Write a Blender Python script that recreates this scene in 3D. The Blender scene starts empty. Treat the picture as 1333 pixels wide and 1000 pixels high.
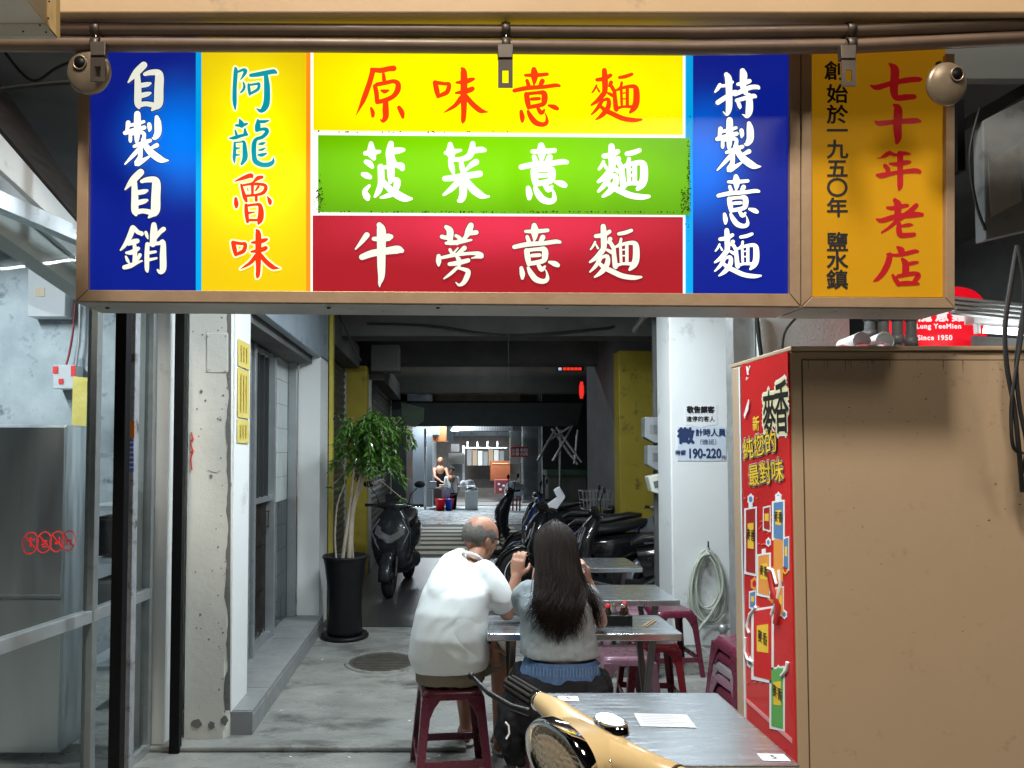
import bpy, bmesh, math, random
from mathutils import Vector, Matrix
from math import sin, cos, pi, radians as R
random.seed(7)
S = bpy.context.scene
C = S.collection
# ------------------------------------------------------------ camera, world, light, exposure
F = 924.0; PIT = R(2.2); CX, CY = 578.0, 554.5; EYE = 1.6
cd = bpy.data.cameras.new('camera'); cam = bpy.data.objects.new('camera', cd); C.objects.link(cam)
cam.location = (0, 0, EYE); cam.rotation_euler = (pi/2 + PIT, 0, 0)
cd.sensor_width = 36; cd.lens = F/1333*36; cd.shift_x = (666.5-CX)/1333; cd.shift_y = (CY-500)/1333
cd.clip_start = .05; cd.clip_end = 300
S.camera = cam
W = bpy.data.worlds.new('World'); S.world = W; W.use_nodes = True
wn = W.node_tree.nodes; wl = W.node_tree.links
sky = wn.new('ShaderNodeTexSky'); sky.sky_type = 'NISHITA'; sky.sun_disc = False
sky.sun_elevation = R(-4); sky.sun_rotation = R(200)
wn['Background'].inputs[1].default_value = .06
wl.new(sky.outputs[0], wn['Background'].inputs[0])
S.view_settings.view_transform = 'Standard'; S.view_settings.look = 'None'
S.view_settings.exposure = 0.0; S.view_settings.gamma = 1.0
S.render.engine = 'CYCLES'
S.cycles.use_denoising = True; S.cycles.max_bounces = 8
S.cycles.sample_clamp_indirect = 4

def ray(px, py):
    u = (px-CX)/F; v = -(py-CY)/F
    return Vector((u, cos(PIT)-v*sin(PIT), sin(PIT)+v*cos(PIT)))
def P(px, py, Y):                      # point of the photograph's pixel at depth Y
    d = ray(px, py); t = Y/d.y; return Vector((d.x*t, Y, EYE+d.z*t))
def PX(px, py, X):
    d = ray(px, py); t = X/d.x; return Vector((X, d.y*t, EYE+d.z*t))
def G(px, py, z=0.0):
    d = ray(px, py); t = (z-EYE)/d.z; return Vector((d.x*t, d.y*t, z))

# ------------------------------------------------------------ materials
MATS = {}
def mat(name, col, rough=.6, metal=0., col2=None, scale=6., amt=.5, bump=0., bscale=None, emis=None, es=0., coat=0., spec=.5, trans=0., stretch=None, rvar=.0, dirt=None, ior=1.45, detail=5, bdist=.01, bdet=6, bdis=0., crease=None):
    if name in MATS: return MATS[name]
    m = bpy.data.materials.new(name); m.use_nodes = True; MATS[name] = m
    n = m.node_tree.nodes; l = m.node_tree.links; b = n['Principled BSDF']
    b.inputs['Base Color'].default_value = (*col, 1); b.inputs['Roughness'].default_value = rough
    b.inputs['Metallic'].default_value = metal; b.inputs['Coat Weight'].default_value = coat
    b.inputs['Specular IOR Level'].default_value = spec; b.inputs['Transmission Weight'].default_value = trans
    b.inputs['IOR'].default_value = ior
    if emis:
        b.inputs['Emission Color'].default_value = (*emis, 1); b.inputs['Emission Strength'].default_value = es
    tc = n.new('ShaderNodeTexCoord'); mp = n.new('ShaderNodeMapping'); l.new(tc.outputs['Object'], mp.inputs[0])
    if stretch: mp.inputs['Scale'].default_value = stretch
    def noise(sc, det=5, rg=.6):
        t = n.new('ShaderNodeTexNoise'); t.inputs['Scale'].default_value = sc; t.inputs['Detail'].default_value = det
        t.inputs['Roughness'].default_value = rg; l.new(mp.outputs[0], t.inputs[0]); return t
    def ramp(src, a, c, ca=(0,0,0,1), cb=(1,1,1,1)):
        r = n.new('ShaderNodeValToRGB'); l.new(src, r.inputs[0]); e = r.color_ramp.elements
        e[0].position = a; e[1].position = c; e[0].color = ca; e[1].color = cb; return r
    last = None
    if col2:
        t = noise(scale, detail); r = ramp(t.outputs[0], .5-.5*amt, .5+.5*amt, (*col, 1), (*col2, 1)); last = r.outputs[0]
        l.new(last, b.inputs['Base Color'])
    if dirt:                           # (colour, scale, threshold low, high)
        t = noise(dirt[1], 8, .7); r = ramp(t.outputs[0], dirt[2], dirt[3])
        mx = n.new('ShaderNodeMix'); mx.data_type = 'RGBA'; l.new(r.outputs[0], mx.inputs[0])
        if last: l.new(last, mx.inputs[6])
        else: mx.inputs[6].default_value = (*col, 1)
        mx.inputs[7].default_value = (*dirt[0], 1); l.new(mx.outputs[2], b.inputs['Base Color'])
    if rvar:
        t = noise(scale*1.7, 6); mr = n.new('ShaderNodeMapRange'); l.new(t.outputs[0], mr.inputs[0])
        mr.inputs[1].default_value = .3; mr.inputs[2].default_value = .7
        mr.inputs[3].default_value = max(.02, rough-rvar); mr.inputs[4].default_value = min(1, rough+rvar); l.new(mr.outputs[0], b.inputs['Roughness'])
    if bump:
        t = noise(bscale or scale*4, bdet); t.inputs['Distortion'].default_value = bdis; bp = n.new('ShaderNodeBump'); bp.inputs['Strength'].default_value = bump
        bp.inputs['Distance'].default_value = bdist; l.new(t.outputs[0], bp.inputs['Height']); l.new(bp.outputs[0], b.inputs['Normal'])
    if crease:                         # (scale, strength, distance): sharp cloth folds where the noise crosses its middle
        t = noise(crease[0], 1.5, .45); t.inputs['Distortion'].default_value = .8
        s1 = n.new('ShaderNodeMath'); s1.operation = 'SUBTRACT'; l.new(t.outputs[0], s1.inputs[0]); s1.inputs[1].default_value = .5
        s2 = n.new('ShaderNodeMath'); s2.operation = 'ABSOLUTE'; l.new(s1.outputs[0], s2.inputs[0])
        s3 = n.new('ShaderNodeMath'); s3.operation = 'POWER'; l.new(s2.outputs[0], s3.inputs[0]); s3.inputs[1].default_value = .6
        bp = n.new('ShaderNodeBump'); bp.inputs['Strength'].default_value = crease[1]; bp.inputs['Distance'].default_value = crease[2]
        l.new(s3.outputs[0], bp.inputs['Height'])
        if b.inputs['Normal'].links: l.new(b.inputs['Normal'].links[0].from_socket, bp.inputs['Normal'])
        l.new(bp.outputs[0], b.inputs['Normal'])
    return m

# ------------------------------------------------------------ mesh building
class MB:
    def __init__(s): s.v = []; s.f = []; s.sm = []
    def add(s, vs, fs, smooth=False):
        o = len(s.v); s.v += [tuple(v) for v in vs]; s.f += [tuple(i+o for i in f) for f in fs]; s.sm += [smooth]*len(fs); return s
    def box(s, x0, x1, y0, y1, z0, z1):
        vs = [(x, y, z) for z in (z0, z1) for y in (y0, y1) for x in (x0, x1)]
        return s.add(vs, [(0,2,3,1),(4,5,7,6),(0,1,5,4),(1,3,7,5),(3,2,6,7),(2,0,4,6)])
    def obox(s, c, u, v, w):           # oriented box: centre and three half axes
        c, u, v, w = map(Vector, (c, u, v, w))
        vs = [c+a*u+b*v+d*w for d in (-1,1) for b in (-1,1) for a in (-1,1)]
        return s.add(vs, [(0,2,3,1),(4,5,7,6),(0,1,5,4),(1,3,7,5),(3,2,6,7),(2,0,4,6)])
    def beam(s, a, b, w, h, up=(0,0,1)):
        a, b = Vector(a), Vector(b); d = (b-a); up = Vector(up); sd = d.cross(up).normalized(); up = sd.cross(d).normalized()
        return s.obox((a+b)/2, d/2, sd*w/2, up*h/2)
    def prism(s, pts, d):              # closed outline (3D points) extruded by vector d
        pts = [Vector(p) for p in pts]; d = Vector(d); n = len(pts)
        fs = [tuple(range(n)), tuple(range(2*n-1, n-1, -1))] + [(i, i+n, (i+1) % n+n, (i+1) % n) for i in range(n)]
        return s.add(pts+[p+d for p in pts], fs)
    def tube(s, pts, r, seg=10, cap=True, smooth=True):
        pts = [Vector(p) for p in pts]; n = len(pts)
        rs = r if isinstance(r, (list, tuple)) else [r]*n
        vs = []; fs = []; pn = None
        for i, p in enumerate(pts):
            t = (pts[min(i+1, n-1)]-pts[max(i-1, 0)]).normalized()
            if pn is None: pn = t.orthogonal().normalized()
            pn = (pn - t*pn.dot(t)); pn = pn.normalized() if pn.length > 1e-6 else t.orthogonal().normalized()
            bn = t.cross(pn)
            for k in range(seg):
                a = 2*pi*k/seg; vs.append(p+(pn*cos(a)+bn*sin(a))*rs[i])
        for i in range(n-1):
            for k in range(seg):
                fs.append((i*seg+k, i*seg+(k+1) % seg, (i+1)*seg+(k+1) % seg, (i+1)*seg+k))
        s.add(vs, fs, smooth)
        if cap: s.add(vs[:seg], [tuple(range(seg))[::-1]]); s.add(vs[-seg:], [tuple(range(seg))])
        return s
    def ball(s, c, r, seg=14, rings=9, sc=(1,1,1), M=None):
        c = Vector(c); vs = []; fs = []
        for i in range(rings+1):
            th = pi*i/rings
            for k in range(seg):
                a = 2*pi*k/seg; v = Vector((sin(th)*cos(a)*sc[0], sin(th)*sin(a)*sc[1], cos(th)*sc[2]))*r
                if M: v = M @ v
                vs.append(c+v)
        for i in range(rings):
            for k in range(seg):
                fs.append((i*seg+k, (i+1)*seg+k, (i+1)*seg+(k+1) % seg, i*seg+(k+1) % seg))
        return s.add(vs, fs, True)
    def lathe(s, prof, c=(0,0,0), seg=28, ax='z', M=None, smooth=True):   # prof: (radius, height)
        c = Vector(c); vs = []; fs = []
        for (r, h) in prof:
            for k in range(seg):
                a = 2*pi*k/seg; v = Vector((r*cos(a), r*sin(a), h))
                if M: v = M @ v
                vs.append(c+v)
        for i in range(len(prof)-1):
            for k in range(seg):
                fs.append((i*seg+k, i*seg+(k+1) % seg, (i+1)*seg+(k+1) % seg, (i+1)*seg+k))
        return s.add(vs, fs, smooth)
    def loft(s, secs, seg=20, ex=2., cap=True, smooth=True):
        # secs: (centre, half-axis u vector, half-axis v vector[, exponent])
        vs = []; fs = []
        for q in secs:
            c, u, v = Vector(q[0]), Vector(q[1]), Vector(q[2]); e = q[3] if len(q) > 3 else ex
            for k in range(seg):
                a = 2*pi*k/seg; ca, sa = cos(a), sin(a)
                vs.append(c + u*math.copysign(abs(ca)**(2/e), ca) + v*math.copysign(abs(sa)**(2/e), sa))
        n = len(secs)
        for i in range(n-1):
            for k in range(seg):
                fs.append((i*seg+k, i*seg+(k+1) % seg, (i+1)*seg+(k+1) % seg, (i+1)*seg+k))
        s.add(vs, fs, smooth)
        if cap: s.add(vs[:seg], [tuple(range(seg))[::-1]], smooth); s.add(vs[-seg:], [tuple(range(seg))], smooth)
        return s
    def quad(s, a, b, c, d): return s.add([a, b, c, d], [(0,1,2,3)])
    def build(s, name, m, parent=None, bevel=0, weld=False, bseg=2):
        me = bpy.data.meshes.new(name); me.from_pydata(s.v, [], s.f); me.update()
        for p, k in zip(me.polygons, s.sm): p.use_smooth = k
        bm = bmesh.new(); bm.from_mesh(me)
        if weld: bmesh.ops.remove_doubles(bm, verts=bm.verts, dist=1e-5)
        bmesh.ops.recalc_face_normals(bm, faces=bm.faces); bm.to_mesh(me); bm.free()
        me.materials.append(m)
        o = bpy.data.objects.new(name, me); C.objects.link(o)
        if parent: o.parent = parent
        if bevel:
            b = o.modifiers.new('bevel', 'BEVEL'); b.width = bevel; b.segments = bseg; b.limit_method = 'ANGLE'; b.angle_limit = R(40)
        return o
def tag(o, label=None, cat=None, group=None, kind=None):
    if label: o['label'] = label
    if cat: o['category'] = cat
    if group: o['group'] = group
    if kind: o['kind'] = kind
    return o
def empty(name, label, cat, loc=(0,0,0), rz=0, group=None):
    o = bpy.data.objects.new(name, None); C.objects.link(o); o.location = loc; o.rotation_euler = (0, 0, rz); o.empty_display_size = .1
    return tag(o, label, cat, group)
def copy_tree(o, parent=None):
    c = o.copy(); C.objects.link(c); c.parent = parent
    for ch in [x for x in bpy.data.objects if x.parent == o]: copy_tree(ch, c)
    return c
def box(name, m, parent, x0, x1, y0, y1, z0, z1, bevel=0):
    return MB().box(x0, x1, y0, y1, z0, z1).build(name, m, parent, bevel)
def text(body, name, m, parent, o, u, v, h, off=.0, sx=1., depth=0, align='CENTER', spacing=1.):
    """lettering: o = centre point, u = right vector, v = up vector (unit), h = character height"""
    cu = bpy.data.curves.new('t', 'FONT'); cu.body = body; cu.size = 1; cu.align_x = align; cu.align_y = 'CENTER'
    cu.space_character = spacing; cu.resolution_u = 4
    t = bpy.data.objects.new('t', cu); C.objects.link(t)
    dg = bpy.context.evaluated_depsgraph_get(); me = bpy.data.meshes.new_from_object(t.evaluated_get(dg))
    bpy.data.objects.remove(t); bpy.data.curves.remove(cu)
    me.name = name; me.materials.clear(); me.materials.append(m)
    u = Vector(u).normalized(); v = Vector(v).normalized(); w = u.cross(v); o = Vector(o)
    base = [x.co.copy() for x in me.vertices]; fs = [tuple(p.vertices) for p in me.polygons]; nb = len(base)
    sh = [(0, 0)] if not off else [(0, 0)]+[(off*cos(k*pi/4), off*sin(k*pi/4)) for k in range(8)]   # bolder face: the same outline shifted a hair each way
    vs = [o + u*((c.x+a)*h*sx) + v*((c.y+b)*h) - w*(-.00003*i) for i, (a, b) in enumerate(sh) for c in base]
    me = bpy.data.meshes.new(name); me.from_pydata(vs, [], [tuple(q+i*nb for q in f) for i in range(len(sh)) for f in fs]); me.materials.append(m)
    ob = bpy.data.objects.new(name, me); C.objects.link(ob)
    if parent: ob.parent = parent
    return ob
def spline(pts, n):                    # Catmull-Rom through tuples of any size
    out = []; q = [pts[0]]+list(pts)+[pts[-1]]
    for i in range(1, len(q)-2):
        for k in range(n):
            t = k/n; a, b, c, d = q[i-1], q[i], q[i+1], q[i+2]
            out.append(tuple(.5*((2*b[j])+(-a[j]+c[j])*t+(2*a[j]-5*b[j]+4*c[j]-d[j])*t*t+(-a[j]+3*b[j]-3*c[j]+d[j])*t**3) for j in range(len(b))))
    out.append(tuple(pts[-1])); return out
# ------------------------------------------------------------ materials used all over
conc = mat('concrete floor', (.16,.165,.155), .32, col2=(.32,.325,.305), scale=3.4, amt=.6, bump=.35, bscale=30, rvar=.16, dirt=((.055,.055,.05), 2.1, .53, .70), stretch=(.8,1.5,1), detail=9)
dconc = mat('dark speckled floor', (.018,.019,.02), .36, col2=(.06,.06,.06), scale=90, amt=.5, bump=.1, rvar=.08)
asph = mat('asphalt', (.035,.036,.034), .75, col2=(.07,.07,.062), scale=30, bump=.4, bscale=120)
paleTile = mat('pale street tiles', (.34,.38,.4), .28, col2=(.5,.54,.57), scale=3, rvar=.1)
yline = mat('worn yellow road paint', (.5,.44,.18), .6, col2=(.6,.54,.27), scale=12, dirt=((.08,.08,.07), 6, .55, .72))
white = mat('white wall paint', (.72,.75,.75), .6, col2=(.82,.85,.85), scale=1.7, amt=.8, bump=.3, bscale=60, bdist=.004, dirt=((.36,.36,.34), 2.6, .60, .78))
stucco = mat('white stucco', (.6,.64,.62), .8, col2=(.72,.75,.72), scale=3, bump=.8, bscale=70, bdist=.006)
peel = mat('cream paint peeling to cement', (.58,.58,.52), .7, col2=(.68,.68,.63), scale=2.5, bump=.4, bscale=30, bdist=.005, dirt=((.2,.2,.19), 4.5, .635, .66))
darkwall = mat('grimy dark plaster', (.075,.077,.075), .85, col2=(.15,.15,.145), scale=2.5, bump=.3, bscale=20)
greywall = mat('grey cement plaster', (.17,.20,.22), .7, col2=(.40,.44,.46), scale=2.2, amt=.45, bump=.5, bscale=12, dirt=((.10,.12,.14), 6, .56, .66), detail=10)
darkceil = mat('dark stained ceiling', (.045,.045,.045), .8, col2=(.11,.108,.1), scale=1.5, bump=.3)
beige = mat('beige painted fascia', (.48,.325,.18), .6, col2=(.54,.37,.21), scale=3, bump=.15, dirt=((.3,.22,.13), 5, .62, .75))
tan = mat('tan painted sheet metal', (.42,.305,.20), .42, col2=(.47,.345,.23), scale=1.5, amt=.8, bump=.06, bscale=40, rvar=.08, dirt=((.24,.17,.10), 9, .60, .80))
brown = mat('brown enamelled pipe', (.13,.085,.06), .42, col2=(.18,.12,.085), scale=9, rvar=.1)
alub = mat('bronze aluminium frame', (.40,.27,.17), .45, .35, col2=(.48,.34,.22), scale=14, bump=.08, dirt=((.2,.13,.08), 16, .62, .76))
alu = mat('grey aluminium', (.42,.46,.48), .4, .7, col2=(.5,.54,.56), scale=10, rvar=.1, dirt=((.2,.21,.21), 7, .6, .75))
galv = mat('galvanised steel', (.42,.43,.42), .45, .7, col2=(.55,.56,.55), scale=16, rvar=.12)
steel = mat('brushed stainless steel', (.62,.65,.68), .2, 1., col2=(.72,.75,.77), scale=3, stretch=(1,14,14), rvar=.07, bump=.03, bscale=20)
steel2 = mat('stainless fridge panel', (.56,.6,.63), .36, .85, col2=(.66,.7,.72), scale=2, stretch=(2,2,.35), rvar=.06, bump=.6, bscale=2.2, bdist=.05, bdet=2)
blackp = mat('black painted steel', (.005,.005,.006), .5, spec=.2, rvar=.1)
blackpl = mat('black plastic', (.006,.006,.007), .4, spec=.3, col2=(.011,.011,.012), scale=20, rvar=.1)
rubber = mat('black rubber', (.012,.012,.012), .8, bump=.2, bscale=60)
glass = mat('window glass', (.9,.95,.95), .02, trans=1., ior=1.1, spec=.35)
yellowp = mat('yellow pillar paint', (.40,.32,.03), .6, col2=(.5,.4,.05), scale=3, bump=.2, dirt=((.14,.11,.03), 5, .58, .7))
yellowf = mat('bright yellow frame paint', (.55,.47,.06), .5, col2=(.62,.52,.09), scale=9)
shut = mat('dark roller shutter', (.07,.072,.07), .5, .3, col2=(.11,.11,.1), scale=7, rvar=.1)
shut2 = mat('grey roller shutter', (.3,.32,.33), .45, .3, col2=(.38,.4,.41), scale=5)
chrome = mat('chrome', (.8,.8,.8), .06, 1.)
tileg = mat('grey step tile', (.2,.21,.215), .4, col2=(.27,.28,.285), scale=7, rvar=.1, dirt=((.1,.1,.1), 5, .6, .75))
paper = mat('white paper', (.75,.77,.8), .7)
ink = mat('black ink', (.012,.012,.015), .6)
inkb = mat('navy ink', (.02,.04,.12), .6)
redi = mat('red print', (.6,.02,.02), .5)
cable = mat('black cable', (.012,.012,.012), .55)

# ------------------------------------------------------------ ground and road
def struct(name, o): o.name = name; o['kind'] = 'structure'; return o
def rect(m, name, x0, x1, y0, y1, z, sub=1):
    return struct(name, MB().quad((x0,y0,z),(x1,y0,z),(x1,y1,z),(x0,y1,z)).build(name, m))
rect(asph, 'ground', -60, 60, -30, 90, -.02)
rect(conc, 'floor', -6, 6, -3, 6.6, 0)
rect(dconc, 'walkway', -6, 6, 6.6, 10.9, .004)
rect(asph, 'road', -30, 30, 10.9, 15.9, 0)
rect(paleTile, 'pavement', -12, 12, 15.9, 21.4, .012)
k = struct('kerb', MB().box(-1.62, .12, 3.86, 3.97, .0, .028).build('kerb', conc, None, .01))
# road markings: zebra bars
zb = empty('road_marking', 'worn yellow zebra bars painted across the dark road behind the seated man', 'road marking', (.2, 13.2, 0))
for i in range(7):
    Y = 11.3+i*.63
    MB().quad((-.75-.04*i-.2, Y-13.2, .004), (1.3, Y-13.2, .004), (1.3, Y+.33-13.2, .004), (-.75-.04*i-.2, Y+.33-13.2, .004)).build('stripe', yline, zb)
# manhole cover
mh = G(497, 863)
m_ = empty('manhole_cover', 'oval-looking round iron manhole cover set in the concrete floor', 'manhole cover', mh)
iron = mat('rusty iron', (.07,.065,.055), .6, .5, col2=(.14,.13,.11), scale=14, bump=.4)
MB().lathe([(.0,.006),(.245,.006),(.25,.002)], seg=40, smooth=False).build('lid', iron, m_)
b = MB()
for i in range(-5, 6):
    w = math.sqrt(max(0, .22**2-(i*.04)**2)); b.box(-w, w, i*.04-.008, i*.04+.008, .006, .011)
b.build('tread', iron, m_)
MB().lathe([(.252,.0),(.252,.012),(.28,.012),(.285,.0)], seg=40, smooth=False).build('rim', conc, m_)

# ------------------------------------------------------------ arcade shell
def T(o, label, cat, group=None): return tag(o, label, cat, group)
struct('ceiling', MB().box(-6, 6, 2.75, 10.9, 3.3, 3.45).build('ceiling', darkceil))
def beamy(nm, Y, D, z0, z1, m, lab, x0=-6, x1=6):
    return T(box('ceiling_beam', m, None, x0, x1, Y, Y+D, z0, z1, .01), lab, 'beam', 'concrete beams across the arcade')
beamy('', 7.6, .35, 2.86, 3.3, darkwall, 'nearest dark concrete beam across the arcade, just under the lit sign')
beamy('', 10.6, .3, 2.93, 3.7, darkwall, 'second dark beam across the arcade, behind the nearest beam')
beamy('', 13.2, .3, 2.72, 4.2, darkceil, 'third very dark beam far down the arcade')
grn = mat('dark green awning cloth', (.03,.036,.03), .8, col2=(.05,.058,.048), scale=4)
o = MB().prism([(-.95,16.6,2.78),(-.95,17.3,2.25),(-.95,17.34,2.29),(-.95,16.64,2.82)], (4.2,0,0)).build('awning', grn)
T(o, 'long dark awning hanging above the far street opening', 'awning')
struct('roof', MB().box(-8, 8, 10.9, 17.4, 3.8, 3.95).build('roof', darkceil))
# side walls
def wall(lab, m, *a, name='wall', cat='wall'): return T(box(name, m, None, *a), lab, cat)
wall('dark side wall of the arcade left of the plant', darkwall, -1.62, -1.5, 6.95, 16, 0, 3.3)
wall('dark right side wall beyond the yellow pillar', mat('dark grey side wall', (.16,.16,.17), .8, col2=(.24,.24,.25), scale=2), 2.32, 3.6, 9.62, 11.5, 0, 3.8)
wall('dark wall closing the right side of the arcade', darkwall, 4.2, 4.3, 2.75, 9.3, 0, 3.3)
wall('wall of the lit shop at the left behind the glass', greywall, -5.2, -1.95, 5.2, 5.3, 0, 3.3)
wall('far left inner wall of the glazed shop', greywall, -5.3, -5.2, 1.2, 5.3, 0, 3.3)
# pillars
pl = empty('pillar', 'old cream pillar with peeling paint beside the black pole', 'pillar', (-1.29, 4.2, 0))
def rel(o, e):                         # geometry written in world space, parented to an empty
    o.parent = e; o.matrix_parent_inverse = Matrix.Translation(-Vector(e.location)); return o
def jag(x0, x1, y0, y1, z0, z1, n=40):  # pillar with an uneven broken corner
    vs = []; fs = []
    for i in range(n+1):
        z = z0+(z1-z0)*i/n; j = random.uniform(0, .008)+(.012 if z < .5 and random.random() < .5 else 0)
        vs += [(x0,y0,z),(x1-.012-j,y0,z),(x1,y0+.012+j,z),(x1,y1,z),(x0,y1,z)]
    for i in range(n):
        for k in range(5): fs.append((i*5+k, i*5+(k+1) % 5, i*5+5+(k+1) % 5, i*5+5+k))
    return MB().add(vs, fs)
rel(jag(-1.46,-1.215,4.05,4.39,0,3.3).build('shaft', peel), pl)
rel(box('painted_face', white, None, -1.214, -1.206, 4.08, 4.40, .135, 3.3), pl)
cemc = mat('bare cement patch', (.17,.17,.16), .9, bump=.5, bscale=40)
def patch(px, py, w, h, Y, par, m=cemc, n=11, d=.004):
    pts = [P(px+w*cos(2*pi*i/n)*random.uniform(.55,1), py+h*sin(2*pi*i/n)*random.uniform(.55,1), Y) for i in range(n)]
    return rel(MB().prism([p-Vector((0,d,0)) for p in pts], (0,d,0)).build('bare_patch', m), par)
for a in ((256,942,8,7),(275,944,7,6),(292,938,6,8),(296,900,4,14),(297,560,4,20),(297,760,3,26),(275,620,3,3),(262,510,2,3)): patch(*a, 4.05, pl)
rel(MB().prism([P(269,434,4.046),P(297,434,4.046),P(297,485,4.046),P(269,485,4.046)], (0,.004,0)).build('cover_plate', peel, None, .004), pl)
for (px, py) in ((271,437),(294,437),(272,481),(294,482)): rel(MB().ball(P(px,py,4.04), .004, 8, 5).build('screw', galv), pl)
T(box('pillar', white, None, -1.68, -1.515, 3.9, 4.3, 0, 3.3), 'clean white pillar between the glass shop front and the black pole', 'pillar')
p2 = empty('pillar', 'white pillar at the end of the tiled step behind the plant pot', 'pillar', (-1.25, 6.7, 0))
rel(box('shaft', white, None, -1.33, -1.135, 6.5, 6.92, .0, 2.5), p2)
rp = empty('pillar', 'broad white pillar carrying the wage notice and the hose', 'pillar', (2.2, 6.1, 0))
rel(MB().box(1.9, 2.42, 5.95, 6.32, 0, 3.3).build('shaft', white, None, .012), rp)
wall('white stucco wall behind the red lettered sign', stucco, 1.62, 2.08, 3.62, 3.8, 0, 3.3)
wall('grey side strip of the stucco wall behind the drinks fridge', galv, 1.5, 1.612, 3.66, 3.76, 0, 3.3, name='pipe_casing', cat='casing')
ys = empty('yellow_pillar', 'yellow painted pillar on the right beside the meter boxes', 'pillar', (2.58, 9.5, 0))
rel(MB().box(2.3, 2.87, 9.3, 9.6, 0, 2.95).build('shaft', yellowp, None, .01), ys)
yl = empty('yellow_pillar', 'narrow yellow painted pillar on the left behind the potted tree', 'pillar', (-1.1, 9.5, 0))
rel(MB().box(-1.3, -1.02, 9.3, 9.6, 0, 2.75).build('shaft', yellowp, None, .01), yl)
T(box('door_frame', yellowf, None, -1.13, -1.095, 6.96, 7.05, 0, 3.2), 'thin bright yellow upright beside the white pillar', 'door frame')
# roller shutters along the left
def shutter(lab, X, y0, y1, z0, z1, m, pitch=.085):
    e = empty('roller_shutter', lab, 'shutter', (X, (y0+y1)/2, z0)); b = MB(); z = z0
    while z < z1: b.prism([(X,y0,z),(X+.018,y0,z+pitch*.5),(X,y0,z+pitch*.96)], (0,y1-y0,0)); z += pitch
    o = rel(b.build('slats', m), e); o['kind'] = 'stuff'
    rel(box('guide_rail', alu, None, X-.01, X+.03, y0-.04, y0-.002, z0, z1), e); rel(box('guide_rail', alu, None, X-.01, X+.03, y1+.002, y1+.04, z0, z1), e)
    rel(box('shutter_box', darkwall, None, X-.02, X+.2, y0, y1, z1, z1+.28), e); return e
shutter('dark roller shutter just left of the potted tree', -1.3, 7.1, 9.2, 0, 2.7, shut)
shutter('dark roller shutter behind the parked black scooter', -1.02, 9.7, 13.4, 0, 2.6, shut)
T(box('wall_cabinet', mat('grey cabinet', (.16,.165,.165), .6, col2=(.22,.22,.22), scale=4), None, -.98, -.6, 9.45, 9.8, 2.7, 3.05, .01), 'grey metal box high on the left by the beam', 'cabinet')

# ------------------------------------------------------------ left: tiled step, shop doors, fascia
st = empty('step', 'long grey tiled step along the left shop doors', 'step', (-1.3, 5.2, 0))
rel(box('core', cemc, None, -1.55, -1.10, 4.11, 6.49, 0, .11), st)
ny = 6; L = (6.49-4.11)/ny
tm = tm2 = None
for i in range(ny):
    y0 = 4.11+i*L
    for part in ('top', 'riser'):
        b = MB()
        if part == 'top': b.box(-1.55+.002, -1.093, y0+.003, y0+L-.003, .11, .132+random.uniform(0,.002))
        else: b.box(-1.10, -1.09, y0+.003, y0+L-.003, .0, .108)
        rel(b.build('tile', tileg, None, .002), st)
rel(box('tile', tileg, None, -1.3, -1.09, 4.098, 4.108, 0, .13), st)
fa = empty('shop_fascia', 'blue grey sheet fascia over the left shop doors', 'fascia', (-1.15, 5.3, 2.5))
rel(MB().box(-1.2, -1.135, 4.41, 6.94, 2.48, 3.25).build('panel', mat('blue grey fascia', (.25,.31,.36), .5, col2=(.33,.39,.44), scale=3, dirt=((.12,.14,.16), 5, .57, .72)), None, .005), fa)
rel(box('track', darkwall, None, -1.5, -1.21, 4.41, 6.49, 2.42, 2.49), fa)
paper_ = mat('flaked pale paint', (.4,.4,.37), .8)
alud_ = mat('dark window bar', (.05,.055,.06), .5, .3)
db = mat('dark brown lower door panel', (.014,.011,.009), .5, spec=.25, col2=(.025,.02,.016), scale=6, rvar=.1, dirt=((.2,.2,.18), 9, .66, .76))
frost = mat('frosted door glass', (.16,.19,.2), .25, col2=(.34,.38,.4), scale=4, rvar=.1)
def door(y0, y1, X, lab, zt=2.4, zm=1.22):
    e = empty('shop_door', lab, 'door', (X, (y0+y1)/2, .134), 0, 'aluminium doors along the tiled step')
    w = .045
    rel(box('stile', alu, None, X-.02, X+.075, y0, y0+w, .134, zt, .002), e); rel(box('stile', alu, None, X-.02, X+.075, y1-w, y1, .134, zt, .002), e)
    for z in (.134, zm, zt-w): rel(box('rail', alu, None, X-.018, X+.05, y0+w+.001, y1-w-.001, z, z+w, .002), e)
    n = 3; h = (zm-.134-w)/n
    for i in range(n): rel(box('lower_panel', db, None, X-.008, X+.008, y0+w, y1-w, .134+w+i*h+.003, .134+w+(i+1)*h-.003), e)
    rel(box('pane', frost, None, X-.005, X+.005, y0+w, y1-w, zm+w, zt-w), e)
    for q_ in (.28,.5,.72):
        ym = y0+(y1-y0)*q_; rel(box('mullion', alud_, None, X-.014, X+.055, ym-.008, ym+.008, zm+w, zt-w), e)
    b_ = MB()
    for i in range(26):
        yy = random.uniform(y0+w, y1-w-.03); hh = random.uniform(.01,.09)**1.2; b_.box(X+.0085, X+.0095, yy, yy+random.uniform(.004,.02), .181, .181+hh)
    o_ = rel(b_.build('worn_paint', paper_), e); o_['kind'] = 'stuff'
    rel(MB().tube([(X+.045,y1-.1,1.0),(X+.045,y1-.1,1.15)], .008, 8).box(X+.02,X+.045,y1-.105,y1-.095,1.01,1.02).box(X+.02,X+.045,y1-.105,y1-.095,1.13,1.14).build('handle', chrome), e)
door(4.42, 5.1, -1.46, 'nearest aluminium shop door with dark lower panels, beside the peeling pillar')
door(5.13, 5.78, -1.44, 'middle aluminium shop door with dark lower panels')
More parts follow.
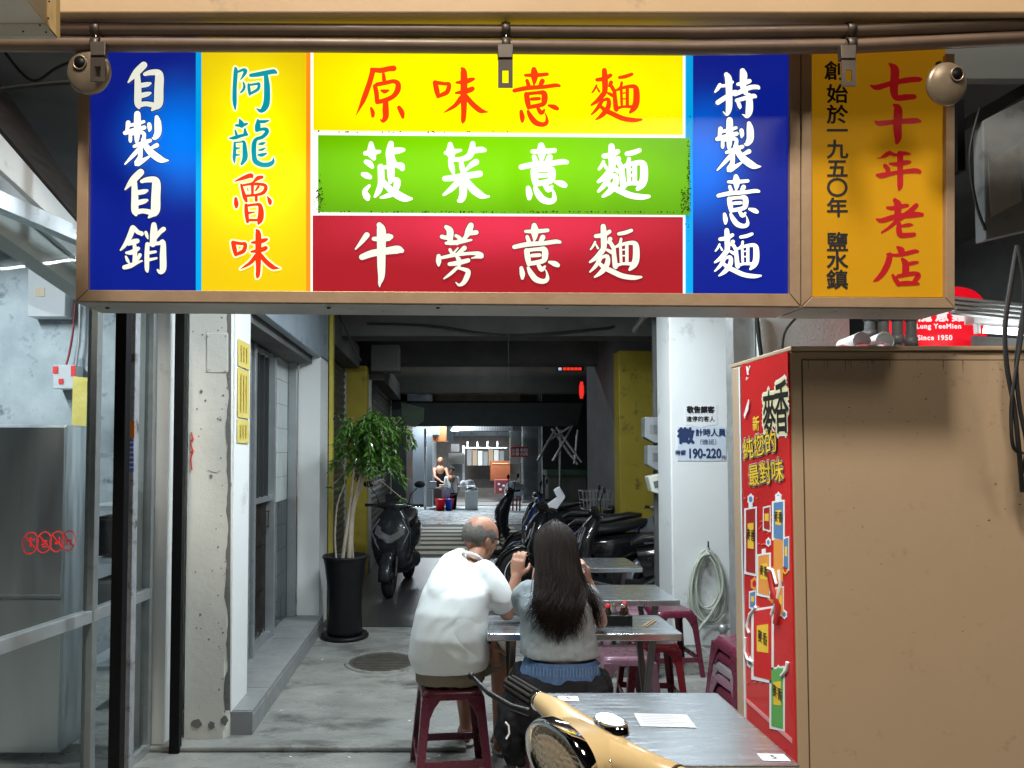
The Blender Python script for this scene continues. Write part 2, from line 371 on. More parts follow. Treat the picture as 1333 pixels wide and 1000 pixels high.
tw_ = empty('tiled_wall', 'narrow tiled wall, white above and dark below, between the doors and the end pillar', 'wall', (-1.42, 6.1, .134))
rel(box('backing', darkwall, None, -1.47, -1.425, 5.80, 6.44, .134, 2.45), tw_)
tl1, tl2 = MB(), MB()
for i in range(6):
    for j in range(11):
        (tl2 if j < 5 else tl1).box(-1.425, -1.418-random.uniform(0,.0015), 5.802+i*.106, 5.802+i*.106+.102, .137+j*.21, .137+j*.21+.206)
rel(tl1.build('white_tiles', mat('white glazed tiles', (.62,.68,.68), .18, coat=.5), None), tw_)['kind'] = 'stuff'; rel(tl2.build('dark_tiles', mat('dark blue tiles', (.03,.045,.06), .2, coat=.5)), tw_)['kind'] = 'stuff'
jm = empty('door_jamb', 'shiny steel door jamb just before the white end pillar', 'door jamb', (-1.3, 6.47, .134))
rel(box('jamb', alu, None, -1.42, -1.34, 6.445, 6.49, .134, 2.45, .004), jm); rel(box('jamb', chrome, None, -1.339, -1.325, 6.45, 6.49, .134, 2.45, .004), jm)
T(box('wall', mat('white glazed tile wall', (.5,.54,.55), .25), None, -1.62, -1.55, 4.4, 6.5, 0, 3.3), 'tiled inner wall behind the aluminium doors', 'wall')
# yellow notices on the pillar side
yp = mat('yellow notice paper', (.56,.45,.09), .7, bump=.6, bscale=18, bdist=.01, col2=(.66,.56,.18), scale=8)
e = empty('notice', 'yellow hanging paper notices on the side of the peeling pillar', 'notice', (-1.2, 4.3, 1.9))
for (z0, z1) in ((1.66,1.8),(1.81,2.1),(2.11,2.27)):
    rel(MB().quad((-1.200,4.12,z0),(-1.196,4.36,z0),(-1.200,4.36,z1),(-1.203,4.12,z1)).build('sheet', yp), e)
    for i in range(3):
        rel(box('writing', mat('faint ochre print', (.5,.36,.04), .7), None, -1.195, -1.1945, 4.17+i*.055, 4.185+i*.055, z0+.03, z1-.03), e)
# black poles
T(MB().box(-1.365,-1.318,2.93,2.98,0,2.9).build('steel_pole', blackp, None, .003), 'black square pole nearest the camera, in front of the glass shop', 'pole', 'black square steel poles')
T(MB().box(-1.465,-1.412,3.84,3.885,0,2.9).build('steel_pole', blackp, None, .003), 'black square pole against the peeling cream pillar', 'pole', 'black square steel poles')
T(MB().box(-1.43,-1.375,3.15,3.2,0,3.0).build('old_post', mat('scuffed grey post', (.25,.26,.28), .5, .3, col2=(.4,.42,.44), scale=20, dirt=((.1,.09,.08), 14, .55, .65)), None, .004), 'scuffed grey post with stickers beside the nearest black pole', 'post')
stk = empty('sticker', 'small orange and blue sticker on the scuffed grey post', 'sticker', P(170,590,3.14))
rel(MB().prism([P(166,548,3.146),P(175,548,3.146),P(175,570,3.146),P(166,570,3.146)], (0,.003,0)).build('orange_part', mat('orange print', (.8,.25,.03), .5)), stk)
rel(MB().prism([P(165,572,3.146),P(174,572,3.146),P(174,614,3.146),P(165,614,3.146)], (0,.003,0)).build('grid_part', mat('blue print', (.12,.18,.55), .5)), stk)
for i in range(6):
    rel(MB().prism([P(165.5,575+i*6.5,3.145),P(173.5,575+i*6.5,3.145),P(173.5,577+i*6.5,3.145),P(165.5,577+i*6.5,3.145)], (0,.0008,0)).build('grid_line', paper), stk)
# red scribble on the pillar edge
e = empty('red_scribble', 'thin red painted scribble running down the edge of the peeling pillar', 'marking', P(249, 590, 4.045))
rel(MB().tube(spline([tuple(P(*q,4.045)) for q in ((249,563),(251,572),(248.5,578),(251,588),(248.5,596),(250,612))], 4), .004, 6).tube([P(247.5,574,4.045),P(252,571,4.045)], .003, 6).tube([P(247.5,590,4.045),P(252,586,4.045)], .003, 6).build('stroke', redi), e)
# broken grey edge of the pillar, chips and dark pits
b = MB(); n = 60; L_ = []; 
for i in range(n+1):
    y_ = 405+(925-405)*i/n; wob = 1.2*math.sin(i*.9)+random.uniform(-.9,.9)+(2.5 if 38 < i < 44 else 0)+(3 if i > 54 else 0)
    L_.append((296.5-wob-(i/n)*1.5, y_))
vs = [P(x, y_, 4.0485) for x, y_ in L_]+[P(301-1.5*(y_-405)/520, y_, 4.0485) for x, y_ in L_]
b.add(vs, [(i, i+1, i+1+n+1, i+n+1) for i in range(n)])
rel(b.build('broken_edge', cemc), pl)
b = MB()
for k in range(70):
    x = random.uniform(250,295) if random.random() < .6 else random.gauss(288,5); y_ = random.uniform(410,935); r = random.uniform(.25,1.5)**1.3*.8
    x = min(x, 295); b.add([P(x+r*random.uniform(.5,1.6)*cos(2*pi*i/6), y_+r*random.uniform(.5,1.8)*sin(2*pi*i/6), 4.0475) for i in range(6)], [tuple(range(6))])
o = rel(b.build('paint_chips', cemc), pl); o['kind'] = 'stuff'
for pts in ([(271,470),(280,474),(288,470),(295,476)],[(270,612),(282,616),(287,612)]):
    rel(MB().tube([P(*q,4.0485) for q in pts], .0012, 5).build('crack', cemc), pl)

# ------------------------------------------------------------ left: glazed shop front
alud = mat('dark weathered aluminium', (.2,.225,.225), .45, .5, col2=(.27,.295,.295), scale=10, rvar=.1, dirt=((.1,.11,.11), 9, .6, .75))
sf = empty('glazed_shopfront', 'glazed aluminium shop front at the far left with a mid rail', 'shop front', (-1.65, 3.3, 0))
A = Vector((-1.83, 2.3, 0)); B = Vector((-1.64, 3.32, 0)); D = Vector((-1.60, 3.86, 0))
def seg(a, b, w, z0, z1, m, nm):
    rel(MB().beam(a+Vector((0,0,(z0+z1)/2)), b+Vector((0,0,(z0+z1)/2)), w, z1-z0).build(nm, m, None, .002), sf)
for (a, b) in ((A,B),(B,D)):
    seg(a, b, .05, .82, .875, alu, 'rail'); seg(a, b, .05, 0, .05, alu, 'rail'); seg(a, b, .06, 2.55, 2.62, alu, 'rail')
    d = (b-a).normalized()*.03
    seg(a+d, b-d, .006, .875, 2.55, glass, 'pane'); seg(a+d, b-d, .006, .05, .82, glass, 'pane')
for p in (B, D):
    rel(MB().box(p.x-.024,p.x+.024,p.y-.024,p.y+.024,0,2.62).build('post', alud, None, .003), sf)
# sloping white beam, track and ceiling strips above it
def skew(p, X, D, m, nm, lab, cat):
    pts = [PX(*q, X) for q in p]; return T(MB().prism(pts, (-D,0,0)).build(nm, m), lab, cat)
skew([(-60,105),(-60,165),(128,338),(128,322)], -1.86, .3, white, 'ceiling_beam', 'white beam running over the glazed shop front', 'beam')
skew([(-60,172),(-60,198),(128,360),(128,346)], -1.84, .1, alu, 'door_track', 'grey aluminium track under the white beam at far left', 'track')
skew([(-60,200),(-60,262),(128,395),(128,362)], -1.87, .1, mat('grey green lintel', (.3,.33,.32), .6, col2=(.36,.39,.38), scale=4), 'lintel', 'grey lintel just above the shop glass', 'lintel')
skew([(-60,20),(-60,95),(128,318),(128,290)], -1.95, .5, mat('dark brown board', (.05,.04,.036), .7, col2=(.1,.085,.075), scale=5, stretch=(1,1,8)), 'ceiling_board', 'dark stained board above the white beam', 'board')
struct('ceiling', MB().box(-6, -1.75, .9, 2.75, 3.3, 3.4).build('ceiling', darkceil))

lit_ = MB()
for k in range(26):
    c = G(random.uniform(330,620), random.uniform(958,990)) if k < 18 else G(random.uniform(300,560), random.uniform(850,950)); r = random.uniform(.003,.009)
    lit_.box(c.x-r, c.x+r, c.y-r*.7, c.y+r*.7, .0, .003) if not 3.84 < c.y < 3.99 else None
tag(lit_.build('litter', paper), kind='stuff')
# ------------------------------------------------------------ brush lettering: strokes as x,y,width in hundredths of the character square
GL = {
'自': "46,14,13;32,28,13;17,46,3|34,32,10;35,60,13;35,85,13;37,93,6|48,31,7;58,28,10;72,28,12;75,36,16;74,60,17;73,85,17;66,93,10;61,98,4|40,52,9;52,50,9;58,48,5|40,71,10;52,68,9;58,66,5|38,88,10;50,86,9;62,88,10",
'製': "17,14,9;16,22,8;14,28,5|34,-2,12;34,20,13;33,45,9;32,50,5|20,19,6;34,16,7;46,12,6|11,33,8;25,29,9;47,23,8|21,33,6;21,46,7;21,49,5|22,36,5;36,32,7;46,34,7;46,42,7;43,46,5|56,17,8;57,25,8;56,30,3|70,4,8;72,15,13;72,33,13;66,42,9;62,42,3|28,58,6;42,53,9;58,47,7|46,43,8;46,54,12|36,64,8;25,76,7;11,91,3|40,60,8;39,78,9;33,90,11;45,84,8;56,77,4|70,56,9;60,61,6|46,52,10;58,68,13;75,81,13;84,84,8;92,84,2",
'銷': "30,10,11;22,30,10;14,43,7;7,51,3|32,10,8;40,18,8;47,20,7;46,23,4|22,40,6;30,36,10;38,34,9|33,42,7;34,55,8;33,72,8|18,56,5;28,55,9;40,48,7|17,63,4;20,70,6;23,75,3|43,60,7;40,66,6;36,71,3|14,83,8;25,80,9;38,74,6;47,71,3|69,4,10;69,20,14;67,40,11|54,18,6;56,24,6;58,30,2|87,12,9;80,18,8;74,28,4|57,40,8;56,60,9;56,85,8;57,91,4|56,41,6;70,39,7;80,38,7;86,36,9;86,60,12;86,85,12;81,92,8;76,88,4|60,56,6;72,54,5|60,69,6;74,66,4",
'阿': "16,12,4;17,18,8;15,50,8;15,75,8;16,89,3|20,20,4;30,16,6;35,18,8;31,27,5;26,34,2|31,39,3;33,46,5;31,53,5;26,58,3|45,26,7;60,24,9;80,20,9;88,19,9;92,21,5|73,25,8;75,45,11;75,70,12;72,84,12;64,92,8;56,88,2|41,43,5;42,54,6;43,62,4|42,44,4;56,42,5;60,42,6;58,52,6;44,60,5",
'龍': "24,8,3;27,15,10;28,20,8|17,19,4;28,19,7;38,16,4|16,28,3;18,35,5;19,39,4|34,26,4;35,35,8|6,43,3;15,42,7;28,38,6;38,36,5|15,51,4;15,65,6;14,80,6;15,89,2|16,51,3;26,50,3;32,50,6;34,65,9;34,80,10;28,91,5|17,62,5;25,61,2|17,74,5;25,74,2|58,9,4;58,20,11;56,28,7|60,12,6;70,12,6;78,10,3|56,28,7;66,26,6;74,27,8;74,33,8;66,41,7;55,45,7;51,55,9;51,75,9;54,86,10;65,92,9;78,92,9;86,87,7;87,79,1|60,54,3;66,53,6;72,51,2|60,65,3;66,64,5;72,61,2|59,74,4;66,74,7;74,71,3",
'魯': "15,16,2;30,10,7;45,5,9;47,8,5|66,8,6;58,10,8;50,17,4;44,20,3|27,22,4;30,33,6;34,46,8;37,53,5|27,24,4;45,21,5;68,22,6;73,28,7;68,37,7;56,41,5;36,43,5|48,22,6;48,40,5|59,26,5;54,33,3|39,29,2;40,34,2|55,43,5;55,51,6|17,48,6;18,58,9;18,64,5|76,44,2;80,52,8;81,57,6|36,60,6;37,75,8;39,91,6|38,61,5;55,59,5;62,61,8;64,75,11;62,88,11;59,95,4|40,75,5;53,73,2|40,88,5;56,88,5",
'味': "9,27,8;12,40,9;14,50,6|10,27,7;25,29,6;32,30,7;29,42,8;20,47,7;14,50,5|53,4,5;56,12,11;56,50,11;56,75,9;55,88,8;54,92,4|44,27,4;56,26,8;66,23,8;72,21,5|43,44,4;56,42,8;66,39,9;70,37,8|52,52,9;42,64,7;30,72,4;23,76,1|60,50,8;70,62,9;82,72,9;88,74,6;96,75,1",
'原': "34,15,7;50,17,10;65,14,10;75,13,11|36,18,10;30,40,10;20,68,10;12,86,5;5,100,1|56,24,6;57,34,8|40,46,8;43,60,9;44,76,8|44,43,8;60,40,8;75,37,8;83,42,10;82,54,11;74,65,9;60,72,9;44,76,8|52,54,4;58,56,8;65,54,4|60,74,10;60,90,12;60,103,11;55,111,7;50,108,2|33,87,5;36,95,8;36,102,6|85,86,8;90,95,10;92,104,6",
'意': "42,8,10;43,18,15;43,30,9;42,36,4|26,19,6;45,19,8;67,17,7|29,29,7;32,38,8|58,30,10;54,38,8|5,48,8;30,43,9;60,41,8;82,38,8;90,39,6|28,55,10;30,68,11;32,80,8|30,54,7;50,52,7;61,53,11;62,65,12;58,74,9;34,79,8|38,64,7;52,63,7|18,87,7;20,98,10;20,106,6|31,87,6;36,97,10;45,108,11;58,112,9;66,108,8;66,98,4;63,90,2|50,82,7;56,90,9;62,84,4|70,76,5;80,79,10;86,82,8",
'麵': "27,9,9;28,25,11;28,45,10;25,52,9|14,26,7;27,24,8;38,18,7|13,36,4;9,44,4;5,49,3|14,40,3;18,47,4|39,31,8;36,37,5|40,38,7;44,45,7|34,50,5;42,54,7|25,52,10;15,63,8;4,71,4|24,62,6;18,72,7;12,80,6;4,88,3|24,63,5;34,61,7;34,74,9;26,86,9;18,93,6;12,97,3|17,70,5;28,80,8;40,86,9;60,95,9;80,98,8;93,97,4|54,22,6;65,20,7;76,16,6|58,31,5;56,39,5;50,44,4|45,45,7;46,60,8;48,78,9;50,80,5|50,44,5;65,39,6;80,38,8;84,45,11;84,65,12;80,76,11;73,84,5|50,77,6;60,74,5;75,74,6|57,45,5;58,70,5|68,42,6;68,72,6|60,50,2.5;66,49,2.5|60,60,2.5;66,60,2.5",
'菠': "23,-4,6;24,12,14;28,22,6|13,13,6;25,12,8;38,10,4|58,-4,8;56,10,12;57,20,13;62,32,12|56,10,10;72,8,9;80,7,5|14,28,6;20,31,9;25,37,5|9,50,6;15,52,9;21,55,6|20,70,3;12,80,7;16,90,10;17,93,6|40,37,9;41,55,10;40,68,9;36,80,8;30,89,3|42,38,4;52,37,5;62,32,8|70,34,8;76,36,11;78,40,7|57,20,12;58,50,11;57,64,5|44,63,8;55,75,9;68,85,12;82,92,11;94,93,3|62,59,5;69,62,10;67,74,9;60,84,8;48,89,5;40,91,2",
'菜': "20,-3,7;21,12,15;23,22,8|12,13,6;25,11,8;40,8,3|62,-4,8;60,10,11;54,20,10;40,25,7;24,25,6|62,9,9;78,7,9;84,8,6|20,26,6;23,40,9;26,50,4|40,28,6;42,40,8;43,46,6|68,30,10;60,35,8;48,46,3|10,61,8;30,59,10;55,55,10;75,52,10|44,50,8;44,70,12;44,90,12;40,100,10;36,102,5|34,68,9;22,80,8;8,91,3|52,66,8;62,80,12;76,91,11;84,94,6;92,94,2",
'牛': "25,23,11;15,36,8;4,49,3|38,30,8;50,30,10;65,27,14;70,26,9|16,64,11;35,57,13;60,53,13;82,50,15;90,52,9|48,4,10;52,15,17;52,50,16;52,80,15;52,100,12;49,113,6;49,119,2",
'蒡': "24,8,8;31,15,13;31,28,12;32,38,8|16,26,8;26,28,8;34,26,6|70,5,11;66,15,13;60,27,8;50,36,6|66,20,8;80,18,9|42,24,6;50,30,8;44,38,8|24,38,6;40,37,9;60,34,6;71,32,4|31,50,6;34,56,6|46,47,3;38,56,4|58,47,9;50,54,7;42,60,4|10,62,8;10,72,10;10,79,5|16,65,6;40,60,7;70,57,6;84,58,9;90,62,9;80,64,5;71,66,2|44,64,6;48,70,9;48,80,6|30,77,7;45,75,9;65,70,8|44,84,6;32,95,6;20,104,3|46,84,5;58,87,7;65,91,9;62,102,10;56,112,8;48,116,5;42,111,2",
'特': "28,16,9;32,25,13;33,50,12;33,75,12;31,86,9;28,91,4;22,85,2|16,35,7;12,42,7;7,48,4|16,37,6;28,36,6;39,30,6|12,68,9;24,60,9;42,49,8;46,47,5|58,9,10;60,18,14;59,38,11;64,50,9|49,34,6;60,32,9;71,28,8|44,53,7;56,47,9;72,40,9;85,39,8;88,41,6|47,64,7;62,60,8;78,56,9;82,57,6|70,55,10;71,70,13;70,85,13;66,94,7;60,91,3;57,90,1|50,68,7;53,76,7;53,79,3",
'七': "37,7,4;46,16,15;46,35,15;45,55,14;50,66,11;65,65,11;80,64,9|5,45,4;16,48,10;40,41,9;70,35,10;88,34,9;93,34,4",
'十': "43,10,6;50,18,16;49,50,16;50,70,14;48,79,8|8,40,4;16,44,10;45,41,9;80,39,11;91,40,6",
'年': "34,20,8;26,25,8;18,29,3;11,30,1|34,20,8;46,24,6;60,21,8;72,22,4|54,22,12;54,50,11;54,80,11;52,88,5|35,40,4;48,41,8;64,38,9;72,37,6|26,44,8;31,50,9;31,57,9|11,61,5;20,62,10;45,57,7;80,53,9;90,55,8",
'老': "44,15,8;50,24,15;49,40,12|30,29,5;40,30,8;60,26,8;68,25,6|84,25,9;70,38,10;50,52,9;34,66,6;20,75,4|10,50,3;20,53,9;45,46,10;80,42,11;95,42,7|52,60,9;52,72,11;55,80,10;70,80,9;80,79,8|58,63,5;70,61,7;77,61,3",
'店': "49,14,5;56,20,13;60,28,6|30,27,4;45,29,6;60,27,8;80,22,8;87,22,5|35,29,11;31,45,12;22,62,11;12,73,8;5,77,3|58,36,6;64,45,13;64,62,13|70,45,7;80,43,7;87,42,4|40,66,5;46,75,9;51,83,8|50,68,7;70,64,8;82,63,8;88,67,10;80,79,8;85,82,5|50,82,8;70,81,9;88,82,5",
}
def glyph(ch, x0, y0, size, Y, m, parent, name='character', grow=0., lift=0.):
    b = MB(); g = size/100.
    for si, st in enumerate(GL[ch].split('|')):
        pts = [tuple(float(q) for q in p.split(',')) for p in st.split(';')]
        sp = spline(pts, 4); n = len(sp); Lf = []; Rt = []
        yy = Y - lift - .00012*si
        for i, (x, y, w) in enumerate(sp):
            a = sp[max(i-1,0)]; c = sp[min(i+1,n-1)]; dx, dy = c[0]-a[0], c[1]-a[1]; l = math.hypot(dx, dy) or 1
            h = max(w/2, .4)+grow; nx, ny = -dy/l, dx/l
            Lf.append((x+nx*h, y+ny*h)); Rt.append((x-nx*h, y-ny*h))
        def cap(p, q, sgn):            # round end from p to q
            cx, cy = (p[0]+q[0])/2, (p[1]+q[1])/2; r = math.hypot(p[0]-q[0], p[1]-q[1])/2; a0 = math.atan2(p[1]-cy, p[0]-cx)
            return [(cx+r*cos(a0+sgn*pi*k/5), cy+r*sin(a0+sgn*pi*k/5)) for k in range(1, 5)]
        W_ = lambda q: P(x0+q[0]*g, y0+q[1]*g, yy)
        o = len(b.v)
        vs = [W_(q) for q in Lf]+[W_(q) for q in Rt]; fs = [(i, i+n, i+n+1, i+1) for i in range(n-1)]
        e = cap(Lf[-1], Rt[-1], -1); s0 = cap(Rt[0], Lf[0], -1)
        vs += [W_(q) for q in e]+[W_(q) for q in s0]
        fs.append((n-1,)+tuple(range(2*n, 2*n+4))+(2*n-1,)); fs.append((n,)+tuple(range(2*n+4, 2*n+8))+(0,))
        b.add(vs, fs)
    return rel(b.build(name, m), parent)

SY = 2.2                               # depth of the sign face
def panelmat(name, c0, c1, e0, e1, px, pz, rough=.28, hard=1.):
    """translucent acrylic sheet over fluorescent tubes: emission strongest near the tubes"""
    m = bpy.data.materials.new(name); m.use_nodes = True; n = m.node_tree.nodes; l = m.node_tree.links; b = n['Principled BSDF']
    b.inputs['Base Color'].default_value = (*[x*.25 for x in c0], 1); b.inputs['Roughness'].default_value = rough
    tc = n.new('ShaderNodeTexCoord'); mp = n.new('ShaderNodeMapping'); l.new(tc.outputs['Object'], mp.inputs[0])
    mp.inputs['Location'].default_value = (-px[0], 0, -pz[0]); mp2 = n.new('ShaderNodeMapping'); l.new(mp.outputs[0], mp2.inputs[0])
    mp2.inputs['Scale'].default_value = (1/px[1], 0, 1/pz[1])
    ln = n.new('ShaderNodeVectorMath'); ln.operation = 'LENGTH'; l.new(mp2.outputs[0], ln.inputs[0])
    nz = n.new('ShaderNodeTexNoise'); nz.inputs['Scale'].default_value = 4; l.new(tc.outputs['Object'], nz.inputs[0])
    ad = n.new('ShaderNodeMath'); ad.operation = 'MULTIPLY_ADD'; l.new(nz.outputs[0], ad.inputs[0]); ad.inputs[1].default_value = .35; l.new(ln.outputs[1], ad.inputs[2])
    mr = n.new('ShaderNodeMapRange'); mr.interpolation_type = 'SMOOTHERSTEP'; l.new(ad.outputs[0], mr.inputs[0])
    mr.inputs[1].default_value = 1.35*hard; mr.inputs[2].default_value = .12; mr.inputs[3].default_value = 0; mr.inputs[4].default_value = 1
    mx = n.new('ShaderNodeMix'); mx.data_type = 'RGBA'; l.new(mr.outputs[0], mx.inputs[0]); mx.inputs[6].default_value = (*c0, 1); mx.inputs[7].default_value = (*c1, 1)
    me = n.new('ShaderNodeMapRange'); l.new(mr.outputs[0], me.inputs[0]); me.inputs[3].default_value = e0; me.inputs[4].default_value = e1
    l.new(mx.outputs[2], b.inputs['Emission Color']); l.new(me.outputs[0], b.inputs['Emission Strength']); return m
def lit(name, c, e, rough=.3): return mat(name, tuple(x*.3 for x in c), rough, emis=c, es=e)
sg = empty('shop_sign', 'long backlit shop sign with blue, yellow, green and red menu panels', 'sign', P(570, 395, SY))
def pxbox(x0, y0, x1, y1, Y, D, name, m, par, bevel=0):
    a = P(x0,y0,Y); c = P(x1,y1,Y); q = [P(x0,y0,Y),P(x1,y0,Y),P(x1,y1,Y),P(x0,y1,Y)]
    return rel(MB().prism(q, (0,D,0)).build(name, m, None, bevel), par)
def wx(px): return P(px, 230, SY).x
def wz(py): return P(578, py, SY).z
def fr(pts, par, D=.15, lift=.014, nm='frame_bar'):
    q = [P(*p, SY-lift) for p in pts]; return rel(MB().prism(q, (0,D,0)).build(nm, alub, None, .0015), par)
# frames
fr([(103,58),(116,58),(114,377),(98,392)], sg); fr([(99.5,392),(114.5,377.5),(1028,382.5),(1041.5,399)], sg); fr([(1028.5,62),(1042,62),(1042,398),(1028.5,382)], sg)
fr([(103,50),(1041,50),(1041,64),(103,64)], sg)
rel(MB().prism([P(110,70,SY+.02),P(1035,70,SY+.02),P(1035,385,SY+.02),P(110,385,SY+.02)], (0,.12,0)).build('backing', darkwall), sg)
und = mat('grey sign underside', (.3,.3,.28), .5, .4, col2=(.38,.38,.35), scale=6, dirt=((.1,.1,.09), 18, .62, .7))
a, c = P(100,392,SY), P(1041,399,SY)
rel(MB().prism([(a.x,SY-.01,a.z-.001),(c.x,SY-.01,c.z-.001),(c.x,SY-.01,c.z-.006),(a.x,SY-.01,a.z-.006)], (0,.17,0)).build('underside', und), sg)
for px in (140, 428, 570, 712, 800, 980):
    q = P(px, 397, SY+.03); rel(MB().lathe([(0,-.004),(.006,-.004),(.007,0)], (q.x, q.y, P(px,394,SY).z-.009), 10).build('rivet', blackp), sg)
# panels
def pan(x0, y0, x1, y1, nm, m, lab, Y=SY, D=.01, slope=.008):
    q = [P(x0,y0,Y),P(x1,y0+slope*(x1-x0),Y),P(x1,y1+slope*(x1-x0),Y),P(x0,y1,Y)]
    o = rel(MB().prism(q, (0,D,0)).build(nm, m), sg); o['label'] = lab; return o
blueL = pan(114, 60, 254.5, 377.5, 'panel', panelmat('blue acrylic left', (.004,.016,.30), (.0,.22,1.), .75, 1.0, (wx(235), .24), (wz(180), .26), hard=.95), 'blue panel with four white characters')
cyan = lit('cyan acrylic', (.0,.36,.78), 1.0)
pan(255, 60, 262, 378.5, 'strip', cyan, 'cyan strip beside the left blue panel', slope=0)
yelL = pan(262.5, 60, 398, 379, 'panel', panelmat('yellow acrylic left', (.80,.56,.004), (1.,.93,.0), .95, 1.25, (wx(330), .3), (wz(200), .42)), 'yellow panel with teal and red characters')
pan(398.5, 60, 404, 380, 'strip', lit('orange acrylic', (1.,.28,.01), 1.0), 'thin orange strip', slope=0)
wl_ = lit('white light gap', (1.,1.,.95), 1.15)
pan(404.5, 60, 892, 380, 'light_gap', wl_, 'white backing seen between the three menu strips', SY+.004, .008, .0045)
yelC = pan(408, 58, 889, 169, 'menu_strip', panelmat('yellow acrylic centre', (.85,.62,.0), (1.,.95,.0), 1., 1.3, (wx(660), .95), (wz(130), .3), hard=1.1), 'yellow menu strip with red characters', SY-.002, slope=.012)
grnC = pan(414, 176, 898, 275.5, 'menu_strip', panelmat('green acrylic', (.10,.34,.0), (.25,.78,.0), .85, 1.05, (wx(640), .9), (wz(205), .24), hard=1.15), 'lime green menu strip with glowing white characters', SY-.010, .008, .008)
redC = pan(407, 280.5, 889, 379.5, 'menu_strip', panelmat('red acrylic', (.42,.012,.022), (.85,.035,.09), .85, .95, (wx(650), .75), (wz(290), .16)), 'crimson menu strip with cream characters', SY-.002, slope=.0045)
pan(893, 60, 902, 382, 'strip', cyan, 'cyan strip beside the right blue panel', slope=0)
blueR = pan(902.5, 60, 1028, 381, 'panel', panelmat('blue acrylic right', (.004,.016,.32), (.0,.2,1.), .75, 1.0, (wx(915), .2), (wz(210), .28), hard=.95), 'blue panel with a vertical column of white characters')
wh1 = lit('lit white lettering', (.86,.88,.76), .92); wh2 = lit('bright lit lettering', (.95,1.,.92), 1.15); whg = lit('glowing white lettering', (.97,1.,.9), 1.3)
teal = lit('teal lettering', (.0,.34,.44), .9); redl = lit('red lettering', (.80,.035,.006), .95); redl2 = lit('orange red lettering', (.95,.05,.006), 1.0)
edge = lit('pale letter outline', (1.,.98,.55), 1.15); edgeb = lit('dark blue letter outline', (.003,.01,.12), .6); edger = lit('dark red letter outline', (.16,.004,.01), .8)
Lf = .001
def gl2(ch, x, y, s, Y, m, par, om, gr=2.4):
    o = glyph(ch, x, y, s, Y, m, par, lift=Lf+.004)
    glyph(ch, x, y, s, Y, om, par, 'character_outline', gr, Lf)
gl2('自',155,75,70,SY,wh1,blueL,edgeb,1.8); gl2('製',155,150,70,SY,wh2,blueL,edgeb,1.2); gl2('自',151,214.5,70,SY,wh1,blueL,edgeb,1.8); gl2('銷',152,290,70,SY,wh1,blueL,edgeb,1.8)
gl2('阿',295,80,70,SY,teal,yelL,edge,3); gl2('龍',295,150,70,SY,teal,yelL,edge,3); gl2('魯',295,225,70,SY,redl,yelL,edge,3); gl2('味',297,297,70,SY,redl,yelL,edge,3)
for ch,x,y,s in (('原',460,80,70),('味',559,86,80),('意',666,85,69),('麵',767,85,73)): glyph(ch,x,y,s,SY-.002,redl2,yelC,lift=Lf)
for ch,x,y,s in (('菠',466,190,74),('菜',572,190,70),('意',675,184,70),('麵',776,184,74)): glyph(ch,x,y,s,SY-.010,whg,grnC,lift=Lf,grow=.9)
for ch,x,y,s in (('牛',460,290,70),('蒡',564,290,70),('意',666,288,70),('麵',765,288,75)): gl2(ch,x,y,s,SY-.002,wh1,redC,edger,1.3)
for ch,x,y,s in (('特',926,86,70),('製',926,158,70),('意',932,225,62),('麵',928,294,67)): gl2(ch,x,y,s,SY,wh2,blueR,edgeb,1.4)
grime = mat('black grime', (.02,.03,.01), .9)
def grm(x0, y0, w, h, par, Y, n):
    b = MB()
    for i in range(n):
        x = min(max(x0+random.gauss(0, w), 415 if w > 50 else 0), 888 if w > 50 else 899); y = y0+random.gauss(0, h); r = random.uniform(.25, 1.3)
        pts = [P(x+r*cos(2*pi*k/6)*random.uniform(.4,1.5), y+r*sin(2*pi*k/6)*random.uniform(.4,1.3), Y-.0002*(i % 5)) for k in range(6)]
        b.add(pts, [tuple(range(6))])
    o = rel(b.build('grime', grime), par); o['kind'] = 'stuff'
grm(416, 258, 3, 9, grnC, SY-.0125, 90); grm(893, 262, 4, 10, grnC, SY-.0125, 110); grm(650, 276, 140, .5, grnC, SY-.0125, 160); grm(897, 225, 1.2, 28, grnC, SY-.0125, 110)
grm(560, 171.5, 110, .4, yelC, SY-.0125, 40)
# ochre sign
og = empty('shop_sign', 'unlit ochre sign with red and black brush characters right of the lit sign', 'sign', P(1145, 395, SY))
fr([(1043.5,62),(1057,62),(1057,386),(1043.5,398.5)], og); fr([(1044,399.5),(1057.5,386.5),(1231,388),(1243,401)], og); fr([(1231.5,70),(1243,70),(1243,400.5),(1231.5,387.5)], og)
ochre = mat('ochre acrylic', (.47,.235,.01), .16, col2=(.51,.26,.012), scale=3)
ochre.node_tree.nodes['Principled BSDF'].inputs['Emission Color'].default_value = (.50,.23,.005,1); ochre.node_tree.nodes['Principled BSDF'].inputs['Emission Strength'].default_value = .30  # sign is unlit: faint emission added to brighten its face
q = [P(1057,60,SY),P(1231,60,SY),P(1231,387,SY),P(1057,386,SY)]
op = rel(MB().prism(q, (0,.01,0)).build('panel', ochre), og)
rel(MB().prism([P(1052,70,SY+.02),P(1236,70,SY+.02),P(1236,385,SY+.02),P(1052,385,SY+.02)], (0,.12,0)).build('backing', darkwall), og)
a, c = P(1043,399.5,SY), P(1243,401,SY)
rel(MB().prism([(a.x,SY-.01,a.z-.001),(c.x,SY-.01,c.z-.001),(c.x,SY-.01,c.z-.006),(a.x,SY-.01,a.z-.006)], (0,.17,0)).build('underside', und), og)
rdo = mat('dark red lettering', (.36,.008,.012), .4, emis=(.36,.006,.01), es=.35)  # same added glow in the unlit sign's lettering
